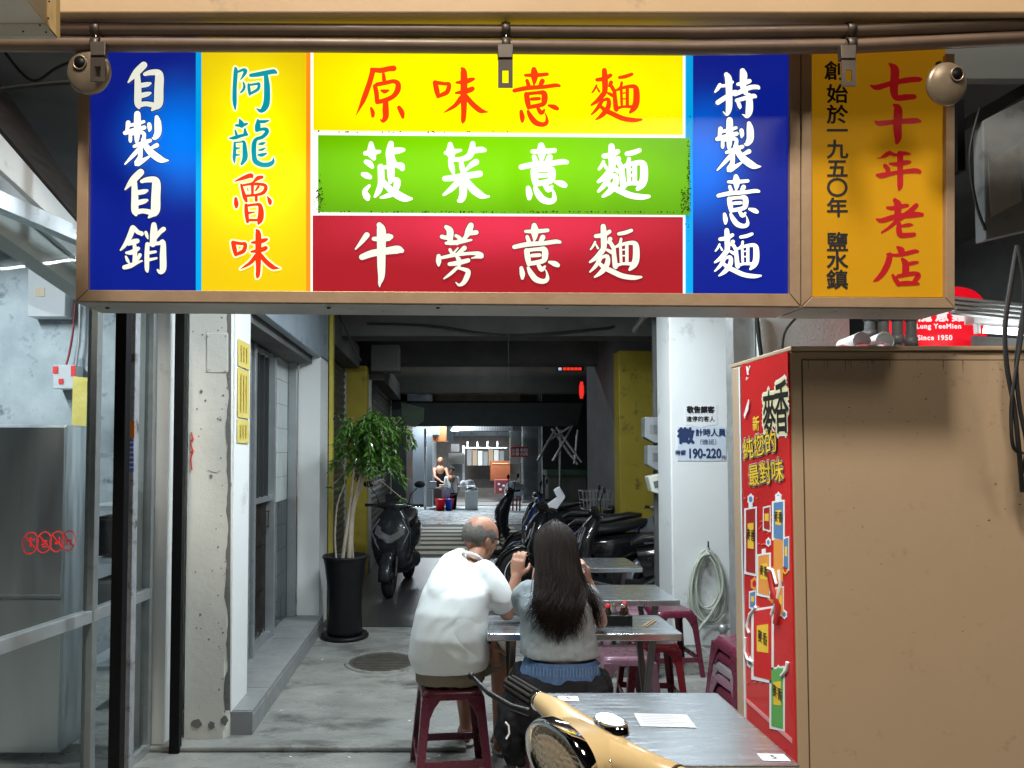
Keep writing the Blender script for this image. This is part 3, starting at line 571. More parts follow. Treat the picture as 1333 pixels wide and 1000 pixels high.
for ch,x,y,s in (('七',1130,78,75),('十',1134,130,70),('年',1134,185,70),('老',1134,250,70),('店',1134,312,70)): glyph(ch,x,y,s,SY,rdo,op,lift=Lf)
for ch, py in zip('創始於一九五〇年鹽水鎮', (94,124,151,172,196,221,246,272,317,341,366)):
    rel(text(ch, 'character', ink, None, P(1090 if ch != '創' else 1087, py, SY-.0015), (1,0,0), (0,0,1), 27*SY/F, .022, 1.08), op)

# ------------------------------------------------------------ pipes, brackets, lamp heads over the sign
fb = MB().box(-3, 4, 1.98, 2.14, 2.857, 3.3).build('fascia_beam', beige, None, .004); T(fb, 'wide beige painted beam across the very top', 'beam')
T(box('wall', beige, None, -1.15, 1.62, 2.7, 2.75, 2.86, 3.3), 'beige wall strip above the sign behind the pipes', 'wall')
PY = 2.02
T(MB().tube([P(68,38,PY),P(400,40,PY),P(900,43,PY),P(1120,40,PY),P(1420,29,PY)], .0185, 14).build('pipe', brown), 'upper brown conduit pipe running above the sign', 'pipe')
T(MB().tube([P(-60,58,PY+.01),P(400,59,PY+.01),P(900,63,PY+.01),P(1120,60,PY+.01),P(1420,45,PY+.01)], .0195, 14).build('pipe', brown), 'lower brown conduit pipe running just above the sign', 'pipe')
T(MB().tube([P(70,30,PY+.06),P(700,30,PY+.06),P(1420,24,PY+.06)], .012, 10).build('pipe', blackpl), 'thin black conduit behind the two brown pipes', 'pipe')
brk = mat('dull bracket steel', (.05,.04,.033), .45, .5, col2=(.09,.07,.055), scale=12)
def bracket(px, y0, y1, lab, Yp=1.985, side=0):
    e = empty('pipe_bracket', lab, 'bracket', P(px, 40, PY), 0, 'steel brackets clamping the pipes')
    for yy, rr in ((41,.021),(61,.0215)):
        c = P(px, yy, PY); b = MB(); M_ = Matrix.Rotation(pi/2, 3, 'Y')
        b.lathe([(rr,-.012),(rr+.003,-.012),(rr+.003,.012),(rr,.012)], c, 18, M=M_); rel(b.build('clamp', brk), e)
        rel(MB().tube([c+Vector((0,-.012,rr)), c+Vector((0,-.012,rr+.02))], .003, 8).lathe([(0,rr+.012),(.007,rr+.012),(.007,rr+.018),(0,rr+.018)], c+Vector((0,-.012,0)), 6).build('bolt', chrome), e)
    # slotted plate
    w = 9.5; b = MB(); ys = y0; sl0 = y0+(y1-y0)*.42; sl1 = y1-6
    for (xa, xb, ya, yb) in ((px-w,px-4,sl0,sl1),(px+4,px+w,sl0,sl1),(px-w,px+w,ys,sl0),(px-w,px+w,sl1,y1)):
        b.prism([P(xa,ya,Yp),P(xb,ya,Yp),P(xb,yb,Yp),P(xa,yb,Yp)], (0,.003,0))
    rel(b.build('slotted_plate', brk), e)
    rel(MB().prism([P(px-w-1,ys-18,Yp),P(px+w+1,ys-18,Yp),P(px+w,ys,Yp-.004),P(px-w,ys,Yp-.004)], (0,.02,0)).build('strap', brk, None, .002), e)
bracket(658, 75, 114, 'middle steel pipe bracket hanging over the yellow strip'); bracket(127, 72, 106, 'left steel pipe bracket beside the round lamp head'); bracket(1105, 76, 112, 'right steel pipe bracket over the ochre sign')
lampm = mat('beige enamelled lamp head', (.24,.185,.125), .38, .5, col2=(.3,.235,.165), scale=10, rvar=.1, dirt=((.2,.15,.1), 12, .62, .75))
def lamp_head(px, py, r, hx, hy, lab, tx, tz):
    c = P(px, py, 2.03); e = empty('lamp_head', lab, 'lamp head', c, 0, 'round metal lamp heads on the pipes'); r = r*1.99/F
    M_ = Matrix.Rotation(R(tz), 3, 'Z') @ Matrix.Rotation(pi/2+R(tx), 3, 'X')
    MB().lathe([(0,.008),(r*.45,.007),(r*.85,.001),(r*.97,-.004),(r,-.010),(r*.97,-.014),(r*.5,-.018),(.0,-.018)], (0,0,0), 36, M=M_).build('dish', lampm, e)
    h = Vector((hx*1.99/F, 0, -hy*1.99/F)); 
    MB().lathe([(.021,.0),(.022,.003),(.018,.0035),(.0165,.001)], h+Vector((0,-.008,0)), 24, M=M_).build('socket_ring', lampm, e)
    MB().lathe([(.0,.0015),(.0165,.0015),(.0165,-.004)], h+Vector((0,-.008,0)), 20, M=M_).build('socket_hole', blackp, e)
    MB().tube([(0,.03,.01),(0,.04,r+.02)], .008, 8).build('stem', brk, e)
lamp_head(114, 92, 31, -9, -9, 'round beige lamp head with a dark hole at the left end of the sign', 4, -4)
lamp_head(1235, 108, 29, 9, -10, 'round beige lamp head with a dark hole at the right end of the sign', 5, 5)
# corner box top left
cb = empty('canopy_box', 'beige boxed canopy corner with screws at the top left corner', 'canopy', P(35, 30, 1.8))
rel(MB().prism([P(-60,31,1.8),P(57,31,1.8),P(72,47.5,1.83),P(-60,47.5,1.83)], (0,.015,0)).build('lower_lip', mat('putty sheet metal', (.45,.41,.33), .5, col2=(.5,.46,.38), scale=4), None, .002), cb)
rel(MB().prism([P(-60,-40,1.5),P(-1,-45,1.5),P(58,30,1.8),P(-60,30,1.8)], (0,.004,.02)).build('soffit', MATS['putty sheet metal']), cb)
rel(MB().prism([P(0,-45,1.5),P(60,-45,1.5),P(60,30,1.8),P(59,30,1.8)], (0,.004,.02)).build('side', beige), cb)
rel(MB().prism([P(60.5,-20,1.79),P(73,-20,1.82),P(73,46,1.82),P(60.5,31,1.79)], (0,.02,0)).build('corner_strip', mat('worn timber strip', (.5,.36,.18), .6, col2=(.4,.27,.13), scale=20, stretch=(4,1,.6))), cb)
for q in ((30,41),(52,33),(60,42),(63,24),(64,2)): rel(MB().ball(P(*q,1.788), .0025, 8, 5).build('screw', blackp), cb)
# ------------------------------------------------------------ drinks fridge at the right
FX, FY0, FY1, FZ = 1.196, 2.45, 2.84, 1.966
fg = empty('drinks_fridge', 'tall tan fridge at the right with a red printed drinks side', 'fridge', (1.7, 2.65, 0))
rel(MB().box(FX+.004, 2.35, FY0, 2.95, .02, FZ-.012).build('body', tan, None, .006), fg)
rel(MB().box(FX+.002, 2.36, FY0-.012, 2.96, FZ-.011, FZ+.004).build('top_edge', tan, None, .003), fg)
rel(MB().box(FX+.045, 2.36, FY0-.0035, FY0-.0005, .05, FZ-.045).build('back_panel', tan, None, .001), fg)
rel(MB().box(FX+.042, FX+.0447, FY0-.004, FY0-.0005, .05, FZ-.042).box(FX+.045, 2.36, FY0-.004, FY0-.0005, FZ-.0447, FZ-.042).build('seam', mat('dark seam', (.09,.06,.035), .7)), fg)
redp = mat('glossy red print sheet', (.55,.018,.02), .22, col2=(.62,.03,.03), scale=2, coat=.3)
rs = rel(MB().box(FX-.004, FX+.003, FY0+.001, FY1, .03, FZ-.014).build('printed_side', redp), fg)
rel(MB().box(FX-.008, FX+.004, FY1+.001, FY1+.012, .03, FZ-.02).build('edge_trim', paper), fg)
def SP(px, py, X=FX-.006): return PX(px, py, X)
def sidepoly(pts, nm, m, lift=.0, par=None):
    return rel(MB().prism([SP(*p, FX-.0055-lift) for p in pts], (.0012,0,0)).build(nm, m), par or rs)
UV = ((0,-1,0), (0,0,1))
def sidetext(s, px, py, h, m, lift, off=.03, sx=1., tilt=0.):
    u = Vector((0,-cos(tilt),sin(tilt))); v = Vector((0,sin(tilt),cos(tilt)))
    return rel(text(s, 'lettering', m, None, SP(px, py, FX-.0055-lift), u, v, h, off, sx), rs)
mat('light red print', (.7,.1,.06), .35)
gold = mat('gold print', (.85,.55,.05), .35); pwhite = mat('white print', (.82,.84,.84), .35); cream = mat('cream print', (.8,.72,.4), .35)
pblack = mat('black print', (.015,.013,.013), .35)
# brush title in two tall characters, white halo, black core
for ch, px, py, h in (('麥',1001,546,.19),('香',1017,535,.20)):
    sidetext(ch, px, py, h, pwhite, .0008, .10, .55, .0); sidetext(ch, px, py, h, cream, .0012, .075, .55, .0); sidetext(ch, px, py, h, pblack, .0024, .015, .55)
for s, px, py, h in (('純您的',988,582,.088),('最對味',996,618,.088)):
    sidetext(s, px, py, h, pwhite, .0012, .08, 1.1, .12); sidetext(s, px, py, h, pblack, .0020, .06, 1.1, .12); sidetext(s, px, py, h, gold, .0028, .012, 1.1, .12)
sidepoly([(971,477),(973,477),(973.6,481),(975.5,476),(976.5,477),(974,484),(974.5,488),(972.5,488),(972,484)], 'logo', pwhite, .001)
sidetext('統一', 973, 493, .014, pwhite, .001, .03)
sidepoly([(968,540),(974,520),(975,521),(974,533),(969,545)], 'paper_cone', pwhite, .006)
sidetext('新', 984, 553, .06, gold, .001, .02)
# plain bottles and cartons
def carton(x0, y0, x1, y1, m, lab, rim=2.2, cap=True, sk=.18):
    s = sk*(x1-x0)
    w = [(x0-rim,y0-rim),(x1+rim,y0-rim-s),(x1+rim,y1+rim*1.5+s*1.4),(x0-rim,y1+rim*1.5)]
    sidepoly(w, 'halo', pwhite, .0008)
    o = sidepoly([(x0,y0),(x1,y0-s),(x1,y1+s*1.4),(x0,y1)], 'drink_picture', m, .0016)
    mx, my = (x0+x1)/2, y0+(y1-y0)*.42; lw, lh = (x1-x0)*.32, (y1-y0)*.2
    sidepoly([(mx-lw,my-lh),(mx+lw,my-lh-s*.5),(mx+lw,my+lh+s*.5),(mx-lw,my+lh)], 'drink_label', gold, .0024)
    sidetext('麥香', mx, my, .03+lh*.0012, pblack, .0032, .01, .8)
    if cap: sidepoly([(mx-2.5,y0-9),(mx+2.5,y0-10),(mx+2.5,y0-s*.5),(mx-2.5,y0)], 'drink_cap', pwhite, .0016)
cblue = mat('blue print b', (.1,.22,.42), .35); corange = mat('orange print b', (.75,.30,.06), .35); cgreen = mat('green print', (.12,.4,.1), .35); cdark = mat('dark red print', (.38,.02,.02), .35)
carton(1007,655,1019,700,cblue,''); sidepoly([(1007,702),(1019,703),(1019,758),(1007,752)], 'drink_picture', corange, .0016)
carton(971,664,983,744,cdark,''); carton(987,724,1001,772,corange,''); carton(981,796,1004,880,redi,'',3.0,False); carton(1004,872,1019,945,cgreen,'',2.4,False)
for (pts) in ([(984,790),(976,800),(972,815),(975,824)],[(1004,800),(1012,780),(1016,760),(1014,742)],[(1000,740),(1006,742),(1011,760)],[(970,830),(969,848),(973,858),(980,862)],[(1017,880),(1024,872),(1025,862)]):
    rel(MB().tube([SP(*p, FX-.0075) for p in pts], .006, 6).build('white_outline', pwhite), rs)
rel(MB().tube([SP(*p, FX-.010) for p in [(1002,745),(1006,768),(1014,790),(1010,812)]], .011, 6).build('dark_curve', cdark), rs)
for i in range(5):
    sidepoly([(986+i*6,690+i*3),(988+i*6,689+i*3),(1002+i*4,672),(1001+i*4,671)], 'ray', mat('light red print', (.7,.1,.06), .35), .0006)
for i in range(9):
    y_ = 648+i*30; w_ = 3+(i*7)%5
    for j in range(3): sidepoly([(968+(i*13)%20+j*8,y_),(968+(i*13)%20+j*8+w_,y_-1),(968+(i*13)%20+j*8+w_,y_+.8),(968+(i*13)%20+j*8,y_+1.8)], 'fine_print', MATS['light red print'], .0004)
for (x, y_, r_, mm) in ((977,650,5,pwhite),(1013,648,5,pwhite),(1000,706,4,pwhite),(976,862,5,pwhite),(1013,872,4,pwhite),(1022,742,4,gold),(982,760,6,corange),(1005,775,7,corange),(1021,800,4,pwhite),(972,700,3,gold)):
    sidepoly([(x+r_*.75*cos(2*pi*k/12)*(1+.25*(k%2)), y_+r_*1.25*math.sin(2*pi*k/12)*(1+.25*(k%2))) for k in range(12)], 'splash', mm, .0007)
    sidepoly([(x+r_*.45*cos(2*pi*k/8), y_+r_*.8*math.sin(2*pi*k/8)) for k in range(8)], 'splash', redp if mm != pwhite else cblue, .0011)
for (x0,y0,x1,y1) in ((993,660,1003,690),(1008,765,1020,800),(975,770,984,792),(1019,700,1027,740)):
    sidepoly([(x0,y0),(x1,y0-2),(x1,y1+3),(x0,y1)], 'halo', pwhite, .0007); sidepoly([(x0+1.2,y0+2),(x1-1.2,y0),(x1-1.2,y1),(x0+1.2,y1-2)], 'drink_picture', (corange, cdark, cgreen, cblue)[int(x0)%4], .0015); sidepoly([(x0+2.5,y0+(y1-y0)*.3),(x1-2.5,y0+(y1-y0)*.28),(x1-2.5,y0+(y1-y0)*.62),(x0+2.5,y0+(y1-y0)*.6)], 'drink_label', gold, .0022)
sidepoly([(967,905),(1031,962),(1031,968),(967,910)], 'pale_band', mat('pink print', (.75,.3,.3), .35), .0006)
b = MB(); yf = FY0-.0045            # fly specks, scratches and rust runs on the tan panel
for k in range(130):
    x = random.uniform(FX+.02, 2.2); z = FZ-.02-abs(random.gauss(0,.12)) if k < 80 else random.uniform(.9, 1.95); r = random.uniform(.0006,.0022); w = random.choice((1,1,1,2.5))
    b.add([(x+r*w*cos(2*pi*i/6), yf, z+r*random.uniform(.7,1.3)*math.sin(2*pi*i/6)) for i in range(6)], [tuple(range(6))])
for k in range(12):
    x = random.uniform(FX+.06, 1.8); z = FZ-.046; h = random.uniform(.01,.05); w = random.uniform(.0006,.0016); b.add([(x-w,yf,z),(x+w,yf,z),(x+w*.3,yf,z-h),(x-w*.3,yf,z-h)], [(0,1,2,3)])
o = rel(b.build('dirt_specks', mat('rusty dirt', (.13,.08,.045), .8)), fg); o['kind'] = 'stuff'
b = MB()
for k in range(9):
    x = random.uniform(FX+.1, 2.0); z = random.uniform(1.0,1.9); a_ = random.uniform(-.5,.5); L_ = random.uniform(.02,.09); w = .0007
    b.add([(x,yf,z),(x+L_*cos(a_),yf,z+L_*math.sin(a_)),(x+L_*cos(a_),yf,z+L_*math.sin(a_)+w),(x,yf,z+w)], [(0,1,2,3)])
o = rel(b.build('scratches', mat('pale scratch', (.6,.47,.34), .5)), fg); o['kind'] = 'stuff'
# things lying on the fridge
def roll(px, py, lab, r=.034):
    c = P(px, py, 2.55); c.z = FZ+.004+r; e = empty('paper_cup', lab, 'cup', c)
    M_ = Matrix.Rotation(pi/2, 3, 'X')
    MB().lathe([(r*.78,.12),(r,.0),(r*.93,-.003),(r*.9,.003),(r*.7,.11)], (0,0,0), 26, M=Matrix.Rotation(-pi/2, 3, 'X')).build('cup_wall', pwhite, e)
roll(1122, 447, 'left white plastic cup lying on top of the tan fridge'); roll(1152, 447, 'right white plastic cup lying on top of the tan fridge')
b = MB(); n = 12
for i in range(n+1):
    x = 1.37+i*.017; z = FZ+.005
    for k in range(5): b.v.append((x, 2.5+.05*k, z+ (.03*(i/n)+.014*math.sin(i*1.7+k))*math.sin(pi*(k+.5)/5)+.002))
for i in range(n):
    for k in range(4): b.f.append((i*5+k,i*5+k+1,(i+1)*5+k+1,(i+1)*5+k)); b.sm.append(True)
bag = mat('red and white striped bag', (.75,.75,.75), .4, col2=(.65,.1,.12), scale=9, amt=.12, stretch=(4,1,1))
T(b.build('plastic_bag', bag), 'crumpled red and white plastic bag on the fridge top', 'bag')

# ------------------------------------------------------------ stools and tables
def stoolmat(n, c): return mat(n, c, .3, col2=tuple(x*1.25 for x in c), scale=9, rvar=.1, coat=.15, bump=.05)
maroon = stoolmat('maroon stool plastic', (.11,.016,.035)); mauve = stoolmat('mauve stool plastic', (.20,.105,.14)); redst = stoolmat('red stool plastic', (.17,.010,.018)); lav = stoolmat('lavender stool plastic', (.40,.34,.40)); grst = stoolmat('grey stool plastic', (.2,.17,.18))
STC = {}
def stool_parts(m):
    if m.name in STC: return STC[m.name]
    H = .46; ht = .145; hb = .185; me = {}
    b = MB()                            # seat with curved arches down each side
    b.loft([((0,0,H),(ht-.02,0,0),(0,ht-.02,0),6),((0,0,H-.004),(ht-.004,0,0),(0,ht-.004,0),6),((0,0,H-.02),(ht+.003,0,0),(0,ht+.003,0),7),((0,0,H-.045),(ht+.006,0,0),(0,ht+.006,0),8)], 40, cap=True)
    me['seat'] = b
    legs = []
    def pt(sx, sy, t, k): s = ht+(hb-ht)*t; return (sx*s*k[0], sy*s*k[1], H-.03-(H-.03)*t)
    for sx, sy in ((-1,-1),(1,-1),(1,1),(-1,1)):
        b = MB(); n = 9
        for i in range(n+1):
            t = i/n; s = ht+.005+(hb-ht)*t; w = .048-.012*t+ .05*max(0, 1-t*4.2)**1.6; z = H-.03-(H-.03)*t; th = .006
            q = [(s,s),(s-w,s),(s-w,s-th),(s-th,s-th),(s-th,s-w),(s,s-w)]
            b.v += [(sx*x, sy*y, z) for x, y in q]
        for i in range(n):
            for k in range(6): b.f.append((i*6+k,i*6+(k+1)%6,(i+1)*6+(k+1)%6,(i+1)*6+k)); b.sm.append(False)
        b.f += [tuple(range(6)), tuple(range(n*6,n*6+6))]; b.sm += [False, False]
        legs.append(b)
    me['legs'] = legs
    bars = []
    for k in range(4):
        b = MB(); t = .72; s = ht+(hb-ht)*t; z = H-.03-(H-.03)*t; A_ = Matrix.Rotation(k*pi/2, 3, 'Z')
        o = len(b.v); b.box(-s+.03, s-.03, s-.008, s+.001, z-.018, z+.018); b.v = [tuple(A_ @ Vector(v)) for v in b.v]; bars.append(b)
    me['bars'] = bars; STC[m.name] = me; return me
STP = {}
def stool(x, y, rz, m, lab, group='plastic stools around the tables', z=0):
    if m.name in STP:
        e = copy_tree(STP[m.name]); e.location = (x, y, z); e.rotation_euler.z = rz; e['label'] = lab; e['group'] = group; return e
    e = empty('plastic_stool', lab, 'stool', (x, y, z), rz, group); q = stool_parts(m)
    q['seat'].build('seat', m, e)
    for b in q['legs']: b.build('leg', m, e, .003, bseg=2)
    for b in q['bars']: b.build('crossbar', m, e, .002)
    STP[m.name] = e; return e
stool(.03, 3.60, R(6), maroon, 'maroon plastic stool that the bald man sits on')
stool(.52, 3.10, R(-3), mauve, 'mauve plastic stool under the long haired woman')
stool(1.03, 4.15, R(3), mauve, 'dusty pink stool beside the red stool, right of the couple')
stool(1.27, 4.42, R(-4), redst, 'red plastic stool right of the couple’s table')
stool(1.66, 5.30, R(5), maroon, 'dark maroon stool by the hose pillar under the second table')
stool(1.33, 5.25, R(-8), mauve, 'dusty pink stool under the far edge of the second table')
stool(.42, 2.32, R(10), lav, 'pale lavender stool in front, at the bottom edge under the headlight', z=.0)
for i in range(7):
    m = (maroon, grst, maroon, mauve, grst, maroon, maroon)[i]
    stool(1.395+random.uniform(-.004,.004), 3.2+random.uniform(-.004,.004), R(2+random.uniform(-2,2)), m, 'plastic stool number '+('one','two','three','four','five','six','seven')[i]+' from the floor in the stack beside the fridge', 'stacked stools beside the fridge', z=i*.05)
tbl = mat('stainless table top', (.56,.61,.66), .25, .95, col2=(.7,.74,.78), scale=4, stretch=(1,10,1), rvar=.05, bump=.012, bscale=2, bdist=.02)
steeld = mat('dull steel leg', (.16,.16,.16), .4, .8)
def table(x0, x1, y0, y1, lab, z=.75):
    e = empty('folding_table', lab, 'table', ((x0+x1)/2, (y0+y1)/2, 0), 0, 'stainless steel dining tables'); cx, cy = (x0+x1)/2, (y0+y1)/2
    a, d = (x1-x0)/2, (y1-y0)/2
    MB().box(-a, a, -d, d, z-.004, z).build('table_top', tbl, e, .001)
    for (p, q) in (((-a,-d),(a,-d)),((-a,d),(a,d)),((-a,-d),(-a,d)),((a,-d),(a,d))):
        MB().beam((p[0],p[1],z-.017), (q[0],q[1],z-.017), .012, .034).build('edge_rim', tbl, e, .004)
    for s in (-1, 1):
        for t in (-1, 1):
            MB().beam((s*(a-.12), t*(d-.05), z-.03), (s*(a-.12), -t*(d-.05), .02), .025, .03, up=(1,0,0)).build('leg', steeld, e, .003)
        MB().tube([(s*(a-.12), -(d-.05), .02),(s*(a-.12), d-.05, .02)], .013, 8).build('foot_bar', steeld, e)
    MB().tube([(-(a-.12),0,.38),(a-.12,0,.38)], .01, 8).build('stretcher', steeld, e)
    return e
table(.33, .965, 1.97, 2.55, 'nearest steel table with a paper slip, behind the yellow scooter')
table(.21, 1.12, 3.38, 3.76, 'steel table where the couple sit and eat')
table(.5, 1.36, 4.14, 4.62, 'second empty steel table beyond the couple')
table(.75, 1.47, 5.3, 5.8, 'farthest steel table, in front of the parked scooters')
def sheet(x, y, w, h, rz, lab, txt=None, z=.7515):
    e = empty('paper_slip', lab, 'paper', (x, y, z), rz)
    MB().box(-w/2, w/2, -h/2, h/2, 0, .0006).build('sheet', mat('thin menu paper', (.48,.5,.52), .5) if not txt else paper, e)
    if txt: text(txt, 'lettering', ink, e, (0,0,.0011), (1,0,0), (0,1,0), h*.75, .02)
    else:
        for i in range(6):
            MB().box(-w*.42, w*random.uniform(.1,.42), h*(.36-.13*i), h*(.36-.13*i)+.0035, .0007, .0010).build('print_line', mat('grey print', (.3,.3,.32), .7), e)
    return e
sheet(.70, 2.29, .17, .11, R(-4), 'printed order slip lying on the nearest steel table')
sheet(.92, 2.015, .075, .045, R(-3), 'white tag with a black 5 on the corner of the nearest table', '5')
sheet(.43, 2.49, .07, .045, R(-4), 'white number tag beside the brake lever on the nearest table', '5')
sheet(.86, 4.45, .16, .10, R(2), 'white paper on the second steel table', z=.7515)
# dishes and condiment caddy on the couple's table
cd_ = empty('condiment_caddy', 'dark condiment caddy with bottles at the woman’s right elbow', 'caddy', (.86, 3.58, .75))
MB().box(-.07,.07,-.05,.05,.0,.05).build('tray', blackpl, cd_, .006)
for i, (x, y) in enumerate(((-.045,-.02),(-.01,.02),(.03,-.02),(.05,.025))):
    j = MB().lathe([(0,.01),(.017,.01),(.018,.06),(.012,.075),(.012,.085)], (x,y,.0), 14).build('jar', [mat('dark sauce glass', (.03,.015,.01), .1, coat=.5), galv, MATS['dark sauce glass'], mat('brown jar', (.12,.06,.03), .3)][i], cd_)
    MB().lathe([(.013,.085),(.013,.1),(0,.1)], (x,y,0), 12).build('lid', [redi, chrome, chrome, redi][i], j)
for (x, y, lab) in ((.62,3.62,'white noodle bowl in front of the woman'),(.42,3.6,'white noodle bowl in front of the man')):
    T(MB().lathe([(0,.0),(.03,.0),(.034,.008),(.065,.055),(.068,.06),(.062,.056),(.03,.014),(0,.012)], (x,y,.7505), 24).build('bowl', paper), lab, 'bowl')
T(MB().tube([(.97,3.5,.755),(1.06,3.64,.755)], .0035, 6).tube([(.98,3.49,.755),(1.075,3.63,.755)], .0035, 6).build('chopsticks', mat('bamboo', (.5,.35,.18), .5)), 'pair of chopsticks on the couple’s table', 'chopsticks')

# ------------------------------------------------------------ people
def fuse(b, name, m, parent, voxel, smooth=6, disp=None):
    o = b.build(name, m, parent); r = o.modifiers.new('remesh', 'REMESH'); r.mode = 'VOXEL'; r.voxel_size = voxel; r.use_smooth_shade = True
    s = o.modifiers.new('smooth', 'SMOOTH'); s.iterations = smooth; s.factor = .5
    if disp:
        for k, (st, sc) in enumerate(disp):
            tx = bpy.data.textures.new(name+'_folds', 'CLOUDS'); tx.noise_scale = sc; tx.noise_depth = 1
            d = o.modifiers.new('folds', 'DISPLACE'); d.texture = tx; d.strength = st; d.mid_level = .5; d.texture_coords = 'GLOBAL'
    return o
def limb(b, pts, seg=14):               # pts (x,y,z,r) -> smooth tapered tube with round ends
    sp = spline(pts, 4); b.tube([p[:3] for p in sp], [p[3] for p in sp], seg)
    b.ball(sp[0][:3], sp[0][3], 12, 8); b.ball(sp[-1][:3], sp[-1][3], 12, 8)
skin = mat('warm skin', (.38,.19,.12), .5, col2=(.43,.225,.145), scale=14, bump=.08, bscale=120, bdist=.002); skin.node_tree.nodes['Principled BSDF'].inputs['Subsurface Weight'].default_value = .08
skin.node_tree.nodes['Principled BSDF'].inputs['Subsurface Radius'].default_value = (.02,.008,.004)
skinp = mat('fair skin', (.46,.26,.18), .5, col2=(.5,.29,.2), scale=14)
def hand(b, wrist, palm_dir, up, curl, s=1.0, thumb=1):
    """palm along palm_dir, fingers curling towards 'up'; every finger its own bent chain"""
    wv = Vector(wrist); d = Vector(palm_dir).normalized(); u = Vector(up); u = (u-d*u.dot(d)).normalized(); sd = d.cross(u)
    b.loft([(wv, sd*.026*s, u*.019*s),(wv+d*.03*s, sd*.034*s, u*.017*s),(wv+d*.065*s, sd*.040*s, u*.015*s),(wv+d*.09*s, sd*.038*s, u*.012*s)], 14)
    for i, (off, L_) in enumerate(((-.029,.072),(-.010,.080),(.010,.075),(.028,.060))):
        p = wv+d*.082*s+sd*off*s; a = curl*.5; pts = [(*(p-d*.02*s), .0085*s)]
        for k, f in enumerate((.45,.32,.23)):
            dr = d*cos(a)+u*sin(a); p = p+dr*L_*f*s; pts.append((*p, (.0082-.0009*k)*s)); a += curl*(.6+.1*i)
        limb(b, pts, 10)
    p = wv+d*.03*s+sd*.03*thumb*-1*s; t = (d*.6-sd*thumb*.6+u*.5).normalized(); t2 = (d*.8+u*.6).normalized()
    limb(b, [(*(p), .012*s),(*(p+t*.035*s), .0105*s),(*(p+t*.035*s+t2*.03*s), .0085*s)], 10)
def head(b, c, yaw, pitch, roll=0, r=.098):
    """skull, jaw, nose, ears, brow, lips; face towards local +y"""
    M_ = Matrix.Rotation(yaw, 3, 'Z') @ Matrix.Rotation(pitch, 3, 'X') @ Matrix.Rotation(roll, 3, 'Y'); c = Vector(c)
    q = lambda x, y, z: c+M_ @ Vector((x, y, z))
    b.ball(q(0,-.012,.018), r, 24, 16, (.80,1.0,.98), M_)
    b.ball(q(0,.03,-.03), .066, 18, 12, (.86,.85,1.05), M_)
    b.ball(q(0,.052,-.078), .030, 14, 10, (1.1,.8,.7), M_)           # chin
    b.loft([(q(0,.080,.018), M_@Vector((.007,0,0)), M_@Vector((0,.008,0))),(q(0,.096,-.012), M_@Vector((.011,0,0)), M_@Vector((0,.012,0))),(q(0,.097,-.026), M_@Vector((.014,0,0)), M_@Vector((0,.010,0))),(q(0,.082,-.034), M_@Vector((.01,0,0)), M_@Vector((0,.008,0)))], 10)
    b.ball(q(0,.072,.03), .03, 12, 8, (1.5,.5,.35), M_)             # brow
    b.ball(q(0,.078,-.052), .016, 12, 8, (1.3,.6,.5), M_)           # lips
    for s in (-1, 1): b.ball(q(s*.077,-.002,-.012), .03, 12, 8, (.32,.62,1.0), M_); b.ball(q(s*.084,-.012,-.008), .022, 12, 8, (.3,.55,1.0), M_)
    return M_, q
cloth_w = mat('white cotton shirt', (.80,.86,.86), .85, col2=(.84,.89,.89), scale=5, bump=.35, bscale=4.2, bdist=.03, bdet=1.2, bdis=1.6, crease=(3.0,.16,.04))
# --- bald man, seen from behind
mn = empty('person', 'bald man in a loose white shirt and khaki shorts sitting on a maroon stool', 'person', (.05, 3.6, 0))
b = MB(); mc = Vector((.198, 3.76, 1.15))
Mh, q = head(b, mc, R(-62), R(-20), 0, .100)
limb(b, [(.13,3.66,1.0,.062),(.165,3.70,1.06,.054),(.19,3.735,1.11,.054)])                                    # neck
limb(b, [(.02,3.58,.54,.12),(.03,3.57,.72,.12),(.06,3.62,.86,.11),(.10,3.66,.94,.09),(.13,3.67,1.01,.06)])   # trunk
limb(b, [(.22,3.66,.98,.055),(.30,3.62,.88,.047),(.315,3.60,.80,.04)]); limb(b, [(.315,3.60,.80,.040),(.345,3.60,.885,.037),(.365,3.615,.975,.026)])
hand(b, (.365,3.615,.97), (.12,.12,.9), (.35,.9,.1), .75, 1.0, 1)
limb(b, [(.0,3.64,.93,.04),(.04,3.56,.80,.04),(.15,3.52,.72,.04)]); limb(b, [(.15,3.52,.72,.038),(.20,3.53,.70,.032),(.235,3.55,.665,.026)])
hand(b, (.235,3.55,.665), (.12,.10,-.95), (.55,.8,.0), .55, .95, -1)
for (hx, kx, ky, fx, fy) in ((.06,.30,3.84,.30,3.88),(-.04,.10,3.95,.12,4.0)):
    limb(b, [(hx,3.62,.53,.085),((hx+kx)/2,3.74,.53,.078),(kx,ky,.51,.058)]); limb(b, [(kx,ky,.51,.056),(kx+.01,ky+.02,.34,.056),(fx,fy,.12,.036),(fx,fy,.06,.036)])
    b.loft([((fx-.005,fy-.05,.045),(.03,0,0),(0,0,.028)),((fx,fy,.05),(.036,0,0),(0,0,.03)),((fx+.02,fy+.1,.038),(.045,0,0),(0,0,.02)),((fx+.025,fy+.16,.03),(.035,0,0),(0,0,.013))], 12)
mb = fuse(b, 'body', skin, None, .0055, 3); rel(mb, mn)
